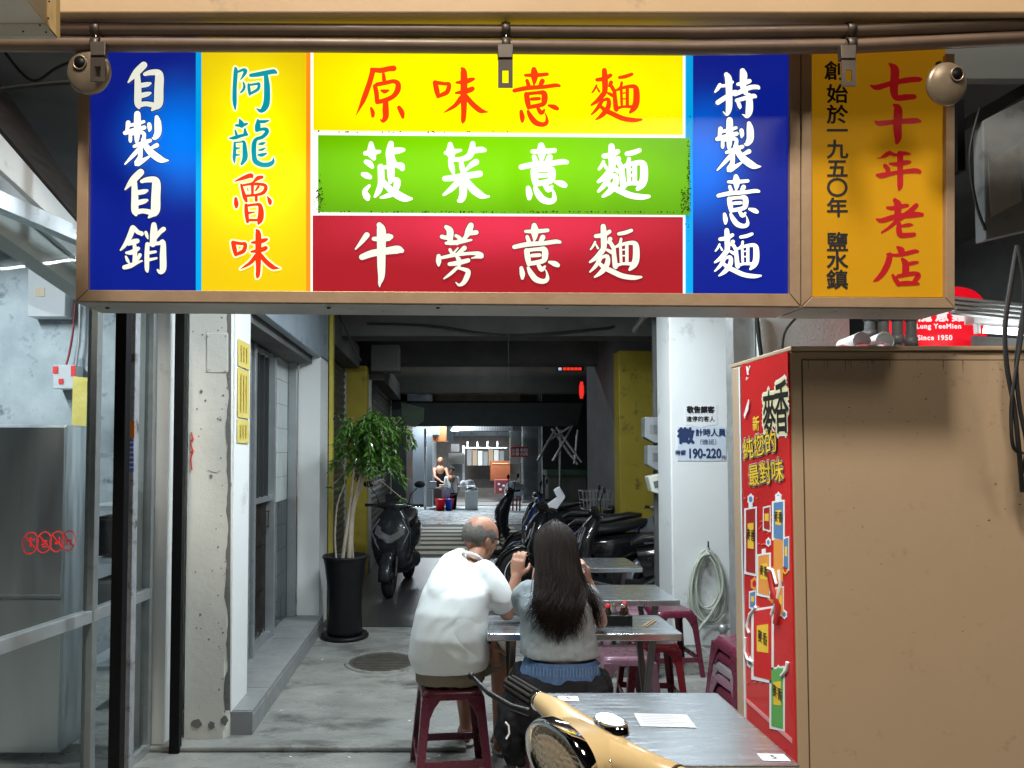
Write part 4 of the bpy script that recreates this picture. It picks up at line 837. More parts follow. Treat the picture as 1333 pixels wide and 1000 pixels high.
# grey fringe of hair around the bald crown
hairg = mat('short grey hair', (.10,.095,.09), .8, col2=(.2,.19,.175), scale=60, bump=.6, bscale=200, bdist=.004)
b = MB(); n = 40; rows = []
for j in range(8):
    row = []
    for i in range(n+1):
        az = R(-205+230*i/n) ; top = .50-.42*abs(math.sin((az+pi/2)/1))*0 ; 
        el0, el1 = R(-34), R(18+6*math.sin(i*.9))
        if abs(math.degrees(az)+90) > 75: el0 = R(-14)
        el = el0+(el1-el0)*j/7
        rr = .1025+.0035*math.sin(pi*min(1,(j+.3)/7.6)) ; x = rr*.815*cos(az)*cos(el); y = rr*1.0*sin(az)*cos(el)-.012; z = rr*.99*sin(el)+.018
        row.append(tuple(q(x,y,z)))
    rows.append(row)
for r_ in rows: b.v += r_
for j in range(7):
    for i in range(n): b.f.append((j*(n+1)+i, j*(n+1)+i+1, (j+1)*(n+1)+i+1, (j+1)*(n+1)+i)); b.sm.append(True)
rel(b.build('hair', hairg), mn)
b = MB(); 
for k in range(2600):
    i = random.uniform(0, 1); az = R(-205+230*i); e0 = -34 if abs(math.degrees(az)+90) <= 75 else -14
    el = R(random.uniform(e0, 26)) if random.random() < .93 else R(random.uniform(24, 55))
    rr = .104; p = q(rr*.815*cos(az)*cos(el), rr*sin(az)*cos(el)-.012, rr*.99*sin(el)+.018)
    nrm = (p-q(0,-.012,.018)).normalized(); t = nrm.cross(Vector((random.uniform(-1,1),random.uniform(-1,1),random.uniform(-.3,.3)))).normalized()*.0007
    b.add([p-t, p+t, p+nrm*.004+Vector((0,0,-.007))], [(0,1,2)])
o = rel(b.build('stubble', hairg), mn); o['kind'] = 'stuff'
# glasses
b = MB(); rel(MB().tube([q(.076,-.02,.012),q(.080,.05,.02),q(.066,.088,.016)], .0028, 8).tube([q(-.076,-.02,.012),q(-.080,.05,.02),q(-.066,.088,.016)], .0028, 8).tube([q(-.066,.088,.016),q(-.03,.1,.018),q(.03,.1,.018),q(.066,.088,.016)], .0025, 8).build('glasses', blackpl), mn)
for s in (-1, 1): rel(MB().ball(q(s*.032,.078,.008), .012, 12, 8, (1,.6,.8)).build('eye', paper), mn)
# shirt: loose tent lofted from hem to collar, sleeves, fused and wrinkled
b = MB()
b.loft([((.035,3.56,.535),(.180,-.03,.012),(.03,.130,0),2.6),((.026,3.55,.60),(.198,-.03,0),(.03,.14,0),2.6),((.028,3.55,.70),(.190,-.03,0),(.03,.145,0),2.4),((.040,3.57,.82),(.178,-.03,0),(.03,.145,0),2.4),((.062,3.60,.92),(.165,-.03,.0),(.03,.135,.02),2.6),((.088,3.635,.985),(.150,-.03,-.01),(.03,.11,.03),2.5),((.112,3.650,1.035),(.125,-.03,-.03),(.02,.09,.035),2.1),((.138,3.668,1.068),(.078,-.02,-.03),(.01,.068,.03),2)], 36)
limb(b, [(.20,3.64,.985,.075),(.245,3.61,.93,.078),(.285,3.59,.865,.074)], 18)
limb(b, [(-.0,3.62,.955,.068),(-.02,3.56,.90,.075),(-.0,3.53,.83,.07)], 18)
sh = fuse(b, 'shirt', cloth_w, None, .008, 8, [(.012,.30),(.004,.12)]); rel(sh, mn)
b = MB(); b.lathe([(.058,-.012),(.063,-.004),(.061,.006),(.057,.008),(.055,.0)], (.146,3.676,1.060), 30, M=Matrix.Rotation(R(-30), 3, 'X') @ Matrix.Rotation(R(22), 3, 'Y')); rel(b.build('collar', cloth_w), mn)
khaki = mat('khaki cotton', (.16,.14,.10), .85, col2=(.22,.19,.14), scale=8, bump=.3, bscale=20)
b = MB(); b.loft([((.03,3.58,.475),(.17,0,0),(0,.14,0),2.6),((.03,3.58,.53),(.175,0,0),(0,.14,0),2.6),((.03,3.58,.60),(.16,0,0),(0,.13,0),2.4)], 24)
limb(b, [(.07,3.62,.55,.10),(.17,3.70,.555,.105),(.255,3.79,.545,.092)], 18); limb(b, [(-.03,3.64,.55,.10),(.04,3.78,.555,.1),(.08,3.88,.54,.09)], 18)
rel(fuse(b, 'shorts', khaki, None, .009, 5, [(.018,.07)]), mn)
rel(MB().lathe([(.031,-.008),(.034,-.004),(.034,.004),(.031,.008)], (.213,3.538,.69), 20, M=Matrix.Rotation(R(55), 3, 'Y')).build('wristwatch', blackpl), mn)
for (fx, fy) in ((.30,3.88),(.12,4.0)):
    b = MB(); b.loft([((fx+.01,fy+.05,.0),(.046,0,0),(0,.135,0),2.6),((fx+.01,fy+.05,.018),(.048,0,0),(0,.138,0),2.6)], 24)
    b.tube([(fx-.04,fy+.07,.02),(fx-.025,fy+.07,.062),(fx+.015,fy+.075,.075),(fx+.055,fy+.08,.055),(fx+.065,fy+.08,.02)], .010, 8)
    rel(b.build('slipper', mat('grey slipper', (.3,.29,.27), .7)), mn)
# --- long haired woman
wm = empty('person', 'long haired woman in a grey T-shirt and denim shorts with elbows on the table', 'person', (.5, 3.12, 0))
b = MB(); wc = (.51, 3.28, 1.155)
Mw, qw = head(b, wc, R(-4), R(-28), 0, .094)
limb(b, [(.495,3.16,.98,.05),(.50,3.20,1.04,.046),(.505,3.24,1.09,.046)])
limb(b, [(.50,3.12,.52,.145),(.495,3.11,.68,.125),(.49,3.12,.80,.115),(.49,3.14,.92,.125),(.492,3.15,1.0,.08)])
for s, sh_, el, wr in ((-1,(.355,3.17,.985),(.405,3.40,.80),(.44,3.48,.96)),(1,(.63,3.17,.985),(.745,3.42,.80),(.70,3.46,.975))):
    m1 = tuple((a+c)/2 for a, c in zip(sh_, el)); m2 = tuple((a+c)/2 for a, c in zip(el, wr))
    limb(b, [(*sh_,.040),(m1[0],m1[1],m1[2],.038),(*el,.034)]); limb(b, [(*el,.036),(*m2,.034),(*wr,.023)])
hand(b, (.70,3.46,.97), (-.1,-.05,1), (-.9,.1,.0), .9, .9, 1)
hand(b, (.44,3.48,.955), (.1,.0,1), (.9,.1,.0), .9, .9, -1)
for s in (-1, 1):
    hx = .5+s*.085; limb(b, [(hx,3.15,.52,.088),(hx+s*.03,3.35,.54,.08),(hx+s*.04,3.52,.52,.058)]); limb(b, [(hx+s*.04,3.52,.52,.055),(hx+s*.04,3.54,.34,.054),(hx+s*.03,3.48,.10,.034),(hx+s*.03,3.48,.06,.034)])
    b.loft([((hx+s*.03,3.43,.045),(.028,0,0),(0,0,.026)),((hx+s*.03,3.5,.05),(.034,0,0),(0,0,.028)),((hx+s*.035,3.6,.035),(.042,0,0),(0,0,.018)),((hx+s*.035,3.66,.03),(.032,0,0),(0,0,.012))], 12)
rel(fuse(b, 'body', skinp, None, .0055, 3), wm)
tee = mat('heather grey cotton', (.26,.31,.335), .9, col2=(.32,.37,.395), scale=40, bump=.3, bscale=7, bdist=.02, bdet=1.2, bdis=1.4, crease=(6,.2,.02))
b = MB()
b.loft([((.50,3.11,.735),(.172,0,0),(0,.135,0),2.4),((.497,3.11,.79),(.165,0,0),(0,.13,0),2.4),((.492,3.12,.87),(.160,0,0),(0,.13,0),2.3),((.49,3.13,.94),(.165,0,0),(0,.125,.01),2.3),((.49,3.145,.99),(.158,0,0),(0,.105,.02),2.2),((.492,3.155,1.02),(.12,0,0),(0,.075,.02),2),((.495,3.165,1.04),(.065,0,0),(0,.055,.02),2)], 34)
limb(b, [(.378,3.165,.98,.060),(.358,3.20,.955,.060),(.366,3.26,.905,.056)], 16); limb(b, [(.607,3.165,.98,.060),(.638,3.20,.955,.060),(.668,3.26,.905,.056)], 16)
rel(fuse(b, 'tshirt', tee, None, .007, 6, [(.009,.09),(.005,.035)]), wm)
denim = mat('blue denim', (.035,.085,.20), .85, col2=(.10,.19,.36), scale=30, stretch=(3,3,.5), bump=.3, bscale=80)
b = MB(); b.loft([((.50,3.12,.50),(.185,0,0),(0,.15,0),2.5),((.50,3.11,.62),(.182,0,0),(0,.15,0),2.5),((.503,3.11,.695),(.160,0,0),(0,.138,0),2.4),((.505,3.11,.722),(.150,0,0),(0,.133,0),2.4)], 48)
b.v = [(x, y-.003*math.sin(x*260)*(1 if z > .66 else .2), z) for x, y, z in b.v]
sh_o = rel(b.build('shorts', denim), wm)
b = MB()
for i in range(23): b.box(.345+i*.0135, .3475+i*.0135, 2.966+abs(i-11)**2*.00035, 2.972+abs(i-11)**2*.00035, .675, .708)
rel(b.build('waistband_pleats', mat('pale denim stitching', (.16,.27,.44), .8)), wm)
blk = mat('black jacket cloth', (.006,.007,.009), .8, col2=(.012,.012,.015), scale=6, spec=.15, bump=.5, bscale=12, bdist=.02)
b = MB(); b.loft([((.505,3.13,.66),(.195,0,0),(0,.170,0),2.6),((.505,3.12,.62),(.215,0,0),(0,.19,0),2.6),((.50,3.11,.53),(.215,0,0),(0,.20,0),2.6),((.49,3.12,.43),(.19,0,0),(0,.19,0),2.5),((.48,3.13,.36),(.15,0,0),(0,.16,0),2.4)], 34)
b.loft([((.33,3.14,.60),(.05,0,0),(0,.1,0)),((.30,3.12,.5),(.06,0,0),(0,.11,0)),((.285,3.11,.38),(.065,0,0),(0,.11,0)),((.30,3.11,.28),(.045,0,0),(0,.08,0))], 20)
rel(fuse(b, 'jacket', blk, None, .010, 4, [(.035,.09),(.016,.04)]), wm)
rel(MB().tube([P(658,940,2.97),P(662,945,2.97),P(663,955,2.97),P(659,962,2.97)], .004, 8).build('jacket_tag', paper), wm)
# hair: dense shell and tapering wavy locks
hairm = mat('long dark brown hair', (.006,.0045,.004), .62, spec=.22, col2=(.026,.015,.010), scale=18, stretch=(6,6,.6), rvar=.08)
b = MB()
b.ball(qw(0,-.02,.022), .106, 24, 16, (.86,1.0,1.0), Mw)
b.loft([((.51,3.24,1.18),(.088,0,0),(0,.07,0)),((.512,3.20,1.09),(.090,0,0),(0,.075,0)),((.51,3.13,1.0),(.084,0,0),(0,.06,.0)),((.505,3.05,.93),(.072,0,0),(0,.03,0)),((.495,3.01,.87),(.045,0,0),(0,.015,0))], 24)
hr = rel(fuse(b, 'hair', hairm, None, .008, 5), wm)
b = MB()
NC = 46; clumps = []
for k in range(NC):
    az = -1.75+3.5*(k+random.uniform(0,1))/NC; over = az > .95; a0 = max(-1, min(1, az/1.35)); f = random.uniform(.55, 1)
    if over: mid = Vector((.596+random.uniform(-.02,.02), 3.12, 1.03)); end = Vector((.645+random.uniform(-.03,.05), 3.08+random.uniform(-.02,.03), 1.0-.19*f))
    else: mid = Vector((.51+a0*.098, 3.035+.05*abs(a0), 1.03)); end = Vector((.482+a0*.088+random.gauss(0,.020), 2.978+random.uniform(-.010,.008), 1.0-.25*f*(1-.30*abs(a0))))
    clumps.append((az, mid, end, random.uniform(0, 6.3), random.uniform(.016,.034), random.uniform(9, 15)))
for k in range(1150):
    az, mid, end, ph, am, fq = clumps[k % NC]; loose = random.random() < .10
    az += random.gauss(0, .07); sx_, cx_ = math.sin(az), math.cos(az)
    crown = qw(.012*random.uniform(-1,1), -.01+random.uniform(-.05,.06), .128+random.uniform(-.004,.003))
    side = qw(.090*sx_, -.016-.105*cx_, .045+random.uniform(-.02,.02)); low = qw(.094*sx_, -.02-.102*cx_, -.05)
    jit = Vector((random.gauss(0,1), random.gauss(0,.35), 0)); sh = random.uniform(0,.07)
    m2 = mid+jit*.011; e2 = end+jit*(.022 if loose else .006)+Vector((0,0,sh+(.03 if loose else 0)))
    if loose: ph += random.uniform(-1,1); am *= 1.4
    sp = spline([tuple(crown), tuple(side), tuple(low*.6+m2*.4+Vector((0,-.012,.0))), tuple(m2), tuple(m2*.45+e2*.55+Vector((0,-.026,0))+jit*.008), tuple(e2)], 5)
    n = len(sp); r0 = random.uniform(.0011, .0024); pts = []
    for i, p in enumerate(sp):
        t = i/(n-1); w = am*max(0, t-.30)*1.3*math.sin(ph+t*fq); pts.append((p[0]+w, p[1]+.45*am*max(0,t-.3)*math.cos(ph+t*fq), p[2]))
    b.tube(pts, [r0*(1-.85*(i/(n-1))**2) for i in range(n)], 4, cap=False)
o = rel(b.build('hair_lock', hairm), wm); o['kind'] = 'stuff'
# ------------------------------------------------------------ scooters
def V(*a): return Vector(a)
tyre = mat('tyre rubber', (.014,.014,.014), .7, bump=.3, bscale=50)
hglass = mat('headlight glass', (.25,.26,.28), .08, .5, coat=1.)
seatm = mat('black vinyl seat', (.012,.012,.013), .38, bump=.15, bscale=80)
dkm = mat('dark engine metal', (.06,.06,.062), .45, .7)
def wheel(e, x, r, w, rimm, lab=None, stripe=None, spokes=5):
    M_ = Matrix.Rotation(pi/2, 3, 'X'); c = (x, 0, r)
    t = MB().lathe([(r*.70,-w*.42),(r*.82,-w*.5),(r*.95,-w*.38),(r,-w*.12),(r,w*.12),(r*.95,w*.38),(r*.82,w*.5),(r*.70,w*.42),(r*.70,-w*.42)], c, 36, M=M_).build('tyre', tyre, e)
    b = MB().lathe([(r*.72,-w*.3),(r*.72,w*.3),(r*.64,w*.3),(r*.64,-w*.3),(r*.72,-w*.3)], c, 32, M=M_)
    b.lathe([(0,-w*.45),(r*.18,-w*.45),(r*.18,w*.45),(0,w*.45)], c, 16, M=M_)
    for k in range(spokes):
        a = 2*pi*k/spokes; b.beam(V(x,0,r)+V(cos(a),0,sin(a))*r*.14, V(x,0,r)+V(cos(a+.2),0,sin(a+.2))*r*.67, r*.10, w*.3, up=(0,1,0))
    b.build('rim', rimm, e)
    if stripe: MB().lathe([(r*.725,-w*.46),(r*.755,-w*.47),(r*.755,-w*.49),(r*.725,-w*.48)], c, 40, M=M_).lathe([(r*.725,w*.46),(r*.755,w*.47),(r*.755,w*.49),(r*.725,w*.48)], c, 40, M=M_).build('rim_stripe', stripe, e)
def scooter(x, y, rz, lab, body, accent, r=.235, mirrors=True, headset=True, stripe=None, sporty=False, box_=False, group='scooters parked down the arcade', tail=True, low=False):
    e = empty('parked_scooter', lab, 'scooter', (x, y, 0), rz, group)
    wheel(e, .66, r, .11, dkm, stripe=stripe); wheel(e, -.60, r, .12, dkm, stripe=stripe)
    # front fender
    b = MB(); n = 12
    for i in range(n+1):
        a = R(-5+150*i/n); rr = r+.025
        for k in range(5):
            w = (-.07+.035*k); b.v.append((.66+(rr+.018*(1-((k-2)/2)**2))*cos(a), w, r+(rr+.018*(1-((k-2)/2)**2))*sin(a)))
    for i in range(n):
        for k in range(4): b.f.append((i*5+k,i*5+k+1,(i+1)*5+k+1,(i+1)*5+k)); b.sm.append(True)
    o = b.build('front_fender', body, e); s = o.modifiers.new('solid', 'SOLIDIFY'); s.thickness = .008
    MB().tube([(.66,-.075,r),(.53,-.075,.62)], .02, 8).tube([(.66,.075,r),(.53,.075,.62)], .02, 8).build('fork', dkm, e)
    # front shield: swept fairing
    hs = .98 if not low else .86
    b = MB().loft([((.50,0,.30),(.02,0,0),(0,.15,0),2.6),((.55,0,.42),(.055,0,0),(0,.19,0),2.6),((.57,0,.58),(.075,0,0),(0,.225,0),2.6),((.55,0,.74),(.085,0,0),(0,.225,0),2.4),((.49,0,.88),(.085,0,0),(0,.16,0),2.3),((.43,0,hs),(.05,0,0),(0,.085,0),2.2)], 26)
    b.build('front_fairing', body, e)
    b = MB()
    b.prism([(.635,-.17,.70),(.655,-.03,.60),(.655,.03,.60),(.635,.17,.70),(.60,.15,.80),(.62,.0,.70),(.60,-.15,.80)], (.012,0,0)); b.build('headlight', hglass, e)
    b = MB()
    for s in (-1,1):
        b.beam((.61,s*.215,.72),(.645,s*.16,.60),.012,.014); b.beam((.645,s*.16,.60),(.60,s*.10,.47),.012,.012); b.beam((.62,s*.215,.72),(.56,s*.13,.86),.012,.012)
        b.beam((.66,s*.12,.66),(.665,s*.02,.625),.008,.012)
    b.build('trim_line', accent, e)
    MB().prism([(.52,-.06,.87),(.52,.06,.87),(.44,.09,1.13),(.44,-.09,1.13)], (.006,0,.004)).build('windscreen', MATS['black plastic'] , e, .003) if sporty else None
    # floor, belly and tail
    MB().loft([((.50,0,.30),(0,.13,0),(0,0,.06),4),((.30,0,.27),(0,.17,0),(0,0,.05),5),((.02,0,.27),(0,.17,0),(0,0,.05),5),((-.12,0,.33),(0,.15,0),(0,0,.08),4)], 20).build('floorboard', blackpl, e)
    MB().loft([((.02,0,.48),(0,.10,0),(.05,0,.18),3),((-.15,0,.54),(0,.16,0),(0,0,.17),3),((-.40,0,.58),(0,.185,0),(0,0,.16),3),((-.65,0,.64),(0,.165,0),(0,0,.12),2.6),((-.86,0,.74),(0,.09,0),(0,0,.05),2.4)], 24).build('body_panel', body, e)
    MB().loft([((.10,0,.70),(0,.08,0),(0,0,.02),3),((.0,0,.755),(0,.13,0),(0,0,.045),3),((-.25,0,.775),(0,.15,0),(0,0,.05),3),((-.42,0,.80),(0,.145,0),(0,0,.055),3),((-.62,0,.85),(0,.12,0),(0,0,.045),3),((-.78,0,.86),(0,.07,0),(0,0,.02),3)], 22).build('seat', seatm, e)
    MB().loft([((-.2,.10,.30),(0,.05,0),(0,0,.10),3),((-.45,.11,.27),(0,.055,0),(0,0,.10),3),((-.66,.12,.25),(0,.03,0),(0,0,.06),3)], 14).build('engine', dkm, e)
    MB().tube([(-.15,-.13,.2),(-.45,-.15,.22),(-.85,-.16,.33)], [.02,.045,.04], 12).build('exhaust', dkm, e)
    MB().box(-.90,-.86,-.09,.09,.66,.72).build('tail_light', mat('dark red lens', (.25,.01,.01), .15, coat=1.), e, .008)
    MB().prism([(-.90,-.1,.52),(-.90,.1,.52),(-.94,.1,.38),(-.94,-.1,.38)], (.004,0,0)).build('number_plate', paper, e)
    if headset:
        MB().loft([((.42,-.20,1.0),(.02,0,0),(0,0,.02)),((.44,-.10,1.0),(.05,0,0),(0,0,.045)),((.45,0,1.01),(.07,0,0),(0,0,.055)),((.44,.10,1.0),(.05,0,0),(0,0,.045)),((.42,.20,1.0),(.02,0,0),(0,0,.02))], 16).build('handlebar_cover', body, e)
        for s in (-1, 1):
            MB().tube([(.42,s*.19,1.0),(.37,s*.34,1.0)], .016, 10).build('grip', rubber, e)
            MB().tube([(.45,s*.18,1.005),(.43,s*.26,.99),(.41,s*.33,.985)], .005, 6).build('brake_lever', chrome, e)
            if mirrors:
                m_ = MB().tube([(.41,s*.17,1.01),(.42,s*.20,1.12),(.40,s*.27,1.20)], .006, 8).build('mirror', blackpl, e)
                h = MB().ball((.39,s*.30,1.24), .06, 14, 10, (.25,1.05,.65)).build('mirror_housing', blackpl, m_)
    if box_:
        MB().loft([((-.78,0,.90),(.13,0,0),(0,.15,0),4),((-.78,0,1.0),(.17,0,0),(0,.19,0),4),((-.78,0,1.12),(.16,0,0),(0,.18,0),4),((-.78,0,1.19),(.1,0,0),(0,.12,0),3)], 22).build('top_box', blackpl, e)
    return e
blk2 = mat('dark graphite scooter paint', (.022,.025,.03), .25, coat=.8, rvar=.05); blkg = mat('gloss black scooter paint', (.010,.010,.011), .2, coat=1.)
greyp = mat('silver grey paint', (.22,.24,.26), .3, .4, coat=.6); bluep = mat('dark blue paint', (.01,.02,.08), .25, coat=.8); whtp = mat('white scooter paint', (.5,.53,.55), .25, coat=.8)
acc = mat('pale trim', (.35,.37,.4), .3, .6)
scooter(-.53, 8.60, R(-97), 'black sporty scooter parked facing the camera behind the potted tree', blk2, acc, sporty=True)
scooter(1.52, 7.75, R(183), 'black motor scooter with a thin white rim line beside the bald man’s head', blkg, acc, r=.29, stripe=paper, mirrors=False)
scooter(1.98, 7.15, R(172), 'black scooter with one tall mirror before the yellow pillar', blkg, greyp)
scooter(1.62, 8.75, R(165), 'dark blue scooter behind the row of black ones', bluep, acc, box_=False)
scooter(1.75, 9.9, R(170), 'black scooter with a top box in the middle of the row', blkg, acc, box_=True, mirrors=False)
scooter(1.45, 11.0, R(160), 'dark scooter farthest down the row near the street', blk2, acc)
scooter(2.75, 7.85, R(205), 'silver grey scooter half hidden by the broad white pillar', greyp, blkg, mirrors=False)
# open-face helmet and bag on the scooters
hm = empty('helmet', 'white open-face helmet resting on the scooter by the yellow pillar', 'helmet', (2.22, 7.1, .86), R(200))
MB().loft([((0,0,.0),(.12,0,0),(0,.105,0)),((0,0,.07),(.135,0,0),(0,.118,0)),((0,0,.14),(.12,0,0),(0,.105,0)),((0,0,.19),(.075,0,0),(0,.065,0)),((0,0,.21),(.02,0,0),(0,.02,0))], 24).build('shell', whtp, hm)
MB().loft([((.03,0,.04),(.112,0,0),(0,.108,0)),((.035,0,.11),(.11,0,0),(0,.104,0))], 24).build('visor', MATS['headlight glass'], hm)
e = empty('document_bag', 'crumpled white plastic sheet stuck on the scooter beyond the woman’s head', 'bag', (1.25, 8.0, 1.02))
MB().prism([(-.12,0,-.02),(.02,0,-.05),(.12,.03,.08),(.05,.02,.2),(-.02,0,.16),(.02,.01,.08)], (.01,.06,.01)).build('folds', paper, e, .01)
e = empty('bicycle_basket', 'black wire basket of a bicycle parked down the row', 'basket', (1.85, 8.7, .92))
b = MB()
for i in range(9):
    for (a, c) in (((-.16+.04*i,-.12,0),(-.18+.045*i,-.14,.22)),((-.16+.04*i,.12,0),(-.18+.045*i,.14,.22))): b.tube([a, c], .003, 5)
for z, s in ((0,1),(.11,1.06),(.22,1.13)): b.tube([(-.16*s,-.12*s,z),(.16*s,-.12*s,z),(.16*s,.12*s,z),(-.16*s,.12*s,z),(-.16*s,-.12*s,z)], .004, 5)
b.build('wires', galv, e)

# ------------------------------------------------------------ yellow classic scooter at the front edge
ypaint = mat('cream yellow scooter paint', (.62,.46,.23), .3, col2=(.66,.50,.26), scale=6, coat=.6, dirt=((.34,.2,.06), 13, .68, .78), rvar=.06)
ysc = scooter(.78, 1.46, R(180), 'cream yellow classic scooter in front, only its handlebar and headlight in the picture', ypaint, chrome, headset=False, group=None, low=True)
ys_c = Vector((.311, 1.475, 1.017)); ax = Vector((.486,-.874,-.03)).normalized(); fw = Vector((-.874,-.486,-.12)).normalized(); up = ax.cross(fw)*-1
up = up if up.z > 0 else -up
def yrel(b, nm, m, bev=0, **k):
    o = b.build(nm, m, None, bev); o.parent = ysc; o.matrix_parent_inverse = (Matrix.Translation(ysc.location) @ Matrix.Rotation(ysc.rotation_euler.z, 4, 'Z')).inverted(); return o
q = lambda a, f, u: ys_c+ax*a+fw*f+up*u
b = MB().loft([(q(-.215,-.015,.0), fw*.019, up*.021),(q(-.18,-.012,.002), fw*.024, up*.026),(q(-.13,-.005,.004), fw*.031, up*.029),(q(-.07,.01,.002), fw*.042, up*.034),(q(0,.015,.0), fw*.048, up*.037),(q(.07,.01,-.004), fw*.041, up*.034),(q(.13,-.005,-.006), fw*.030, up*.030),(q(.20,-.015,-.004), fw*.026, up*.028),(q(.205,-.015,-.004), fw*.020, up*.022)], 30)
b.loft([(q(0,-.01,-.006), ax*.09, up*.036,2.6),(q(0,.04,-.010), ax*.09, up*.054,2.5),(q(0,.085,-.012), ax*.090, up*.066,2.4)], 36)
hd = yrel(b, 'headset', ypaint)
yrel(MB().loft([(q(.206,-.015,-.004), fw*.025, up*.027),(q(.25,-.018,-.004), fw*.022, up*.024),(q(.33,-.022,-.004), fw*.02, up*.021)], 20), 'grip', mat('yellow grip sleeve', (.62,.46,.23), .45))
b = MB()
for k in range(10):
    a = 2*pi*k/10; b.tube([q(-.225,-.015+.019*cos(a),.019*sin(a)), q(-.335,-.02+.019*cos(a),.019*sin(a))], .0045, 6)
b.tube([q(-.215,-.015,0), q(-.345,-.02,0)], .0175, 14)
yrel(b, 'grip', rubber)
yrel(MB().tube([q(-.19,.03,-.004), q(-.24,.045,-.004), q(-.33,.05,.0), q(-.41,.045,.012)], [.009,.0075,.0065,.0055], 10).ball(q(-.415,.045,.013), .010), 'brake_lever', blackpl)
yrel(MB().loft([(q(0,.078,-.012), ax*.096, up*.073,2.3),(q(0,.098,-.012), ax*.098, up*.075,2.3),(q(0,.112,-.012), ax*.092, up*.069,2.3),(q(0,.106,-.012), ax*.084, up*.062,2.3),(q(0,.098,-.012), ax*.083, up*.061,2.3)], 48, cap=False), 'headlight_rim', chrome)
# fluted lens: rounded dome with vertical ribs, two blocks of flutes
b = MB(); nu, nv = 96, 40
for j in range(nv+1):
    for i in range(nu+1):
        s = -1+2*i/nu; t = -1+2*j/nv; k = max(abs(s), abs(t)); l = math.hypot(s, t) or 1; m = (k/l) if l else 1
        s2, t2 = s*m, t*m; rr = math.hypot(s2, t2); pw = abs(math.sin(s*17+.4*math.sin(t*4)))*.0022*(1-rr**6)
        b.v.append(q(s2*.085, .100+.022*(1-rr*rr)-pw+.001*math.cos(t*26), -.012+t2*.063))
for j in range(nv):
    for i in range(nu): b.f.append((j*(nu+1)+i,j*(nu+1)+i+1,(j+1)*(nu+1)+i+1,(j+1)*(nu+1)+i)); b.sm.append(True)
yrel(b, 'headlight_lens', mat('fluted headlight glass', (.46,.38,.27), .22, .45, coat=.8))
yrel(MB().lathe([(.0205,-.004),(.0225,-.002),(.0225,.004),(.0205,.006)], q(-.213,-.015,0), 20, M=Matrix([up,fw,ax]).transposed()), 'collar', chrome)
yrel(MB().loft([(q(.1995,-.015,-.004), fw*.0268, up*.0288),(q(.2035,-.015,-.004), fw*.0268, up*.0288)], 24), 'seam_ring', mat('dark seam', (.09,.06,.035), .7))
for a_ in (-.06,-.02,.10): yrel(MB().ball(q(a_,.052,.012), .0035, 10, 6), 'screw', chrome)
yrel(MB().tube(spline([tuple(q(-.16,.03,-.01)), tuple(q(-.14,.06,-.07)), tuple(q(-.07,.02,-.16)), tuple(q(0,-.02,-.26))], 6), .004, 8), 'brake_cable', cable)
Mx = Matrix([ax, -fw, up]).transposed()
yrel(MB().loft([(q(.03,-.016,.026), ax*.043, fw*.028),(q(.03,-.016,.042), ax*.042, fw*.027),(q(.03,-.016,.0445), ax*.036, fw*.022)], 30), 'speedometer', chrome)
yrel(MB().loft([(q(.03,-.016,.0448), ax*.035, fw*.021),(q(.03,-.016,.046), ax*.033, fw*.02)], 30), 'speedometer_glass', MATS['headlight glass'])
yrel(MB().tube([q(0,0,-.03), Vector((.34,1.46,.55))], .03, 12), 'steering_column', ypaint)

# ------------------------------------------------------------ potted tree
pt = empty('potted_tree', 'leafy weeping fig tree in a tall black pot by the tiled step', 'potted tree', (-.865, 6.25, 0))
MB().lathe([(.0,.0),(.15,.0),(.155,.03),(.145,.2),(.152,.4),(.178,.6),(.192,.655),(.200,.665),(.195,.68),(.18,.67),(.165,.6),(0,.6)], (0,0,.03), 36).build('pot', blackpl, pt)
MB().lathe([(0,.0),(.2,.0),(.21,.02),(.20,.035),(.17,.03),(0,.03)], (0,0,.0), 32).build('saucer', blackpl, pt)
MB().lathe([(0,.62),(.165,.62)], (0,0,0), 24).build('soil', mat('dark soil', (.03,.022,.016), .95, bump=.8, bscale=60), pt)
bark = mat('pale fig bark', (.30,.25,.19), .8, col2=(.42,.37,.3), scale=18, stretch=(3,3,.6), bump=.5, bscale=30)
for (pts) in ([(-.03,0,.6,.022),(.0,0,.85,.02),(.035,.01,1.1,.018),(.07,.0,1.4,.013),(.1,0,1.7,.008)],[(.03,.02,.6,.028),(.04,.02,.9,.026),(.07,.0,1.15,.02),(.15,.0,1.45,.014),(.2,0,1.75,.007)],[(-.07,.0,.6,.011),(-.09,0,.85,.010),(-.07,0,1.15,.009),(-.0,0,1.4,.007),(-.1,0,1.7,.004)],[(.07,.03,.6,.012),(.06,.02,.9,.011),(.1,.0,1.2,.009),(.25,0,1.6,.006)]):
    sp = spline(pts, 4); MB().tube([p[:3] for p in sp], [p[3]*.82 for p in sp], 10).build('trunk', bark, pt)
leafm = mat('fig leaves', (.025,.08,.010), .3, col2=(.09,.22,.03), scale=9, coat=.15)
leafm.node_tree.nodes['Principled BSDF'].inputs['Transmission Weight'].default_value = .0
b = MB(); tw = MB()
tips = []
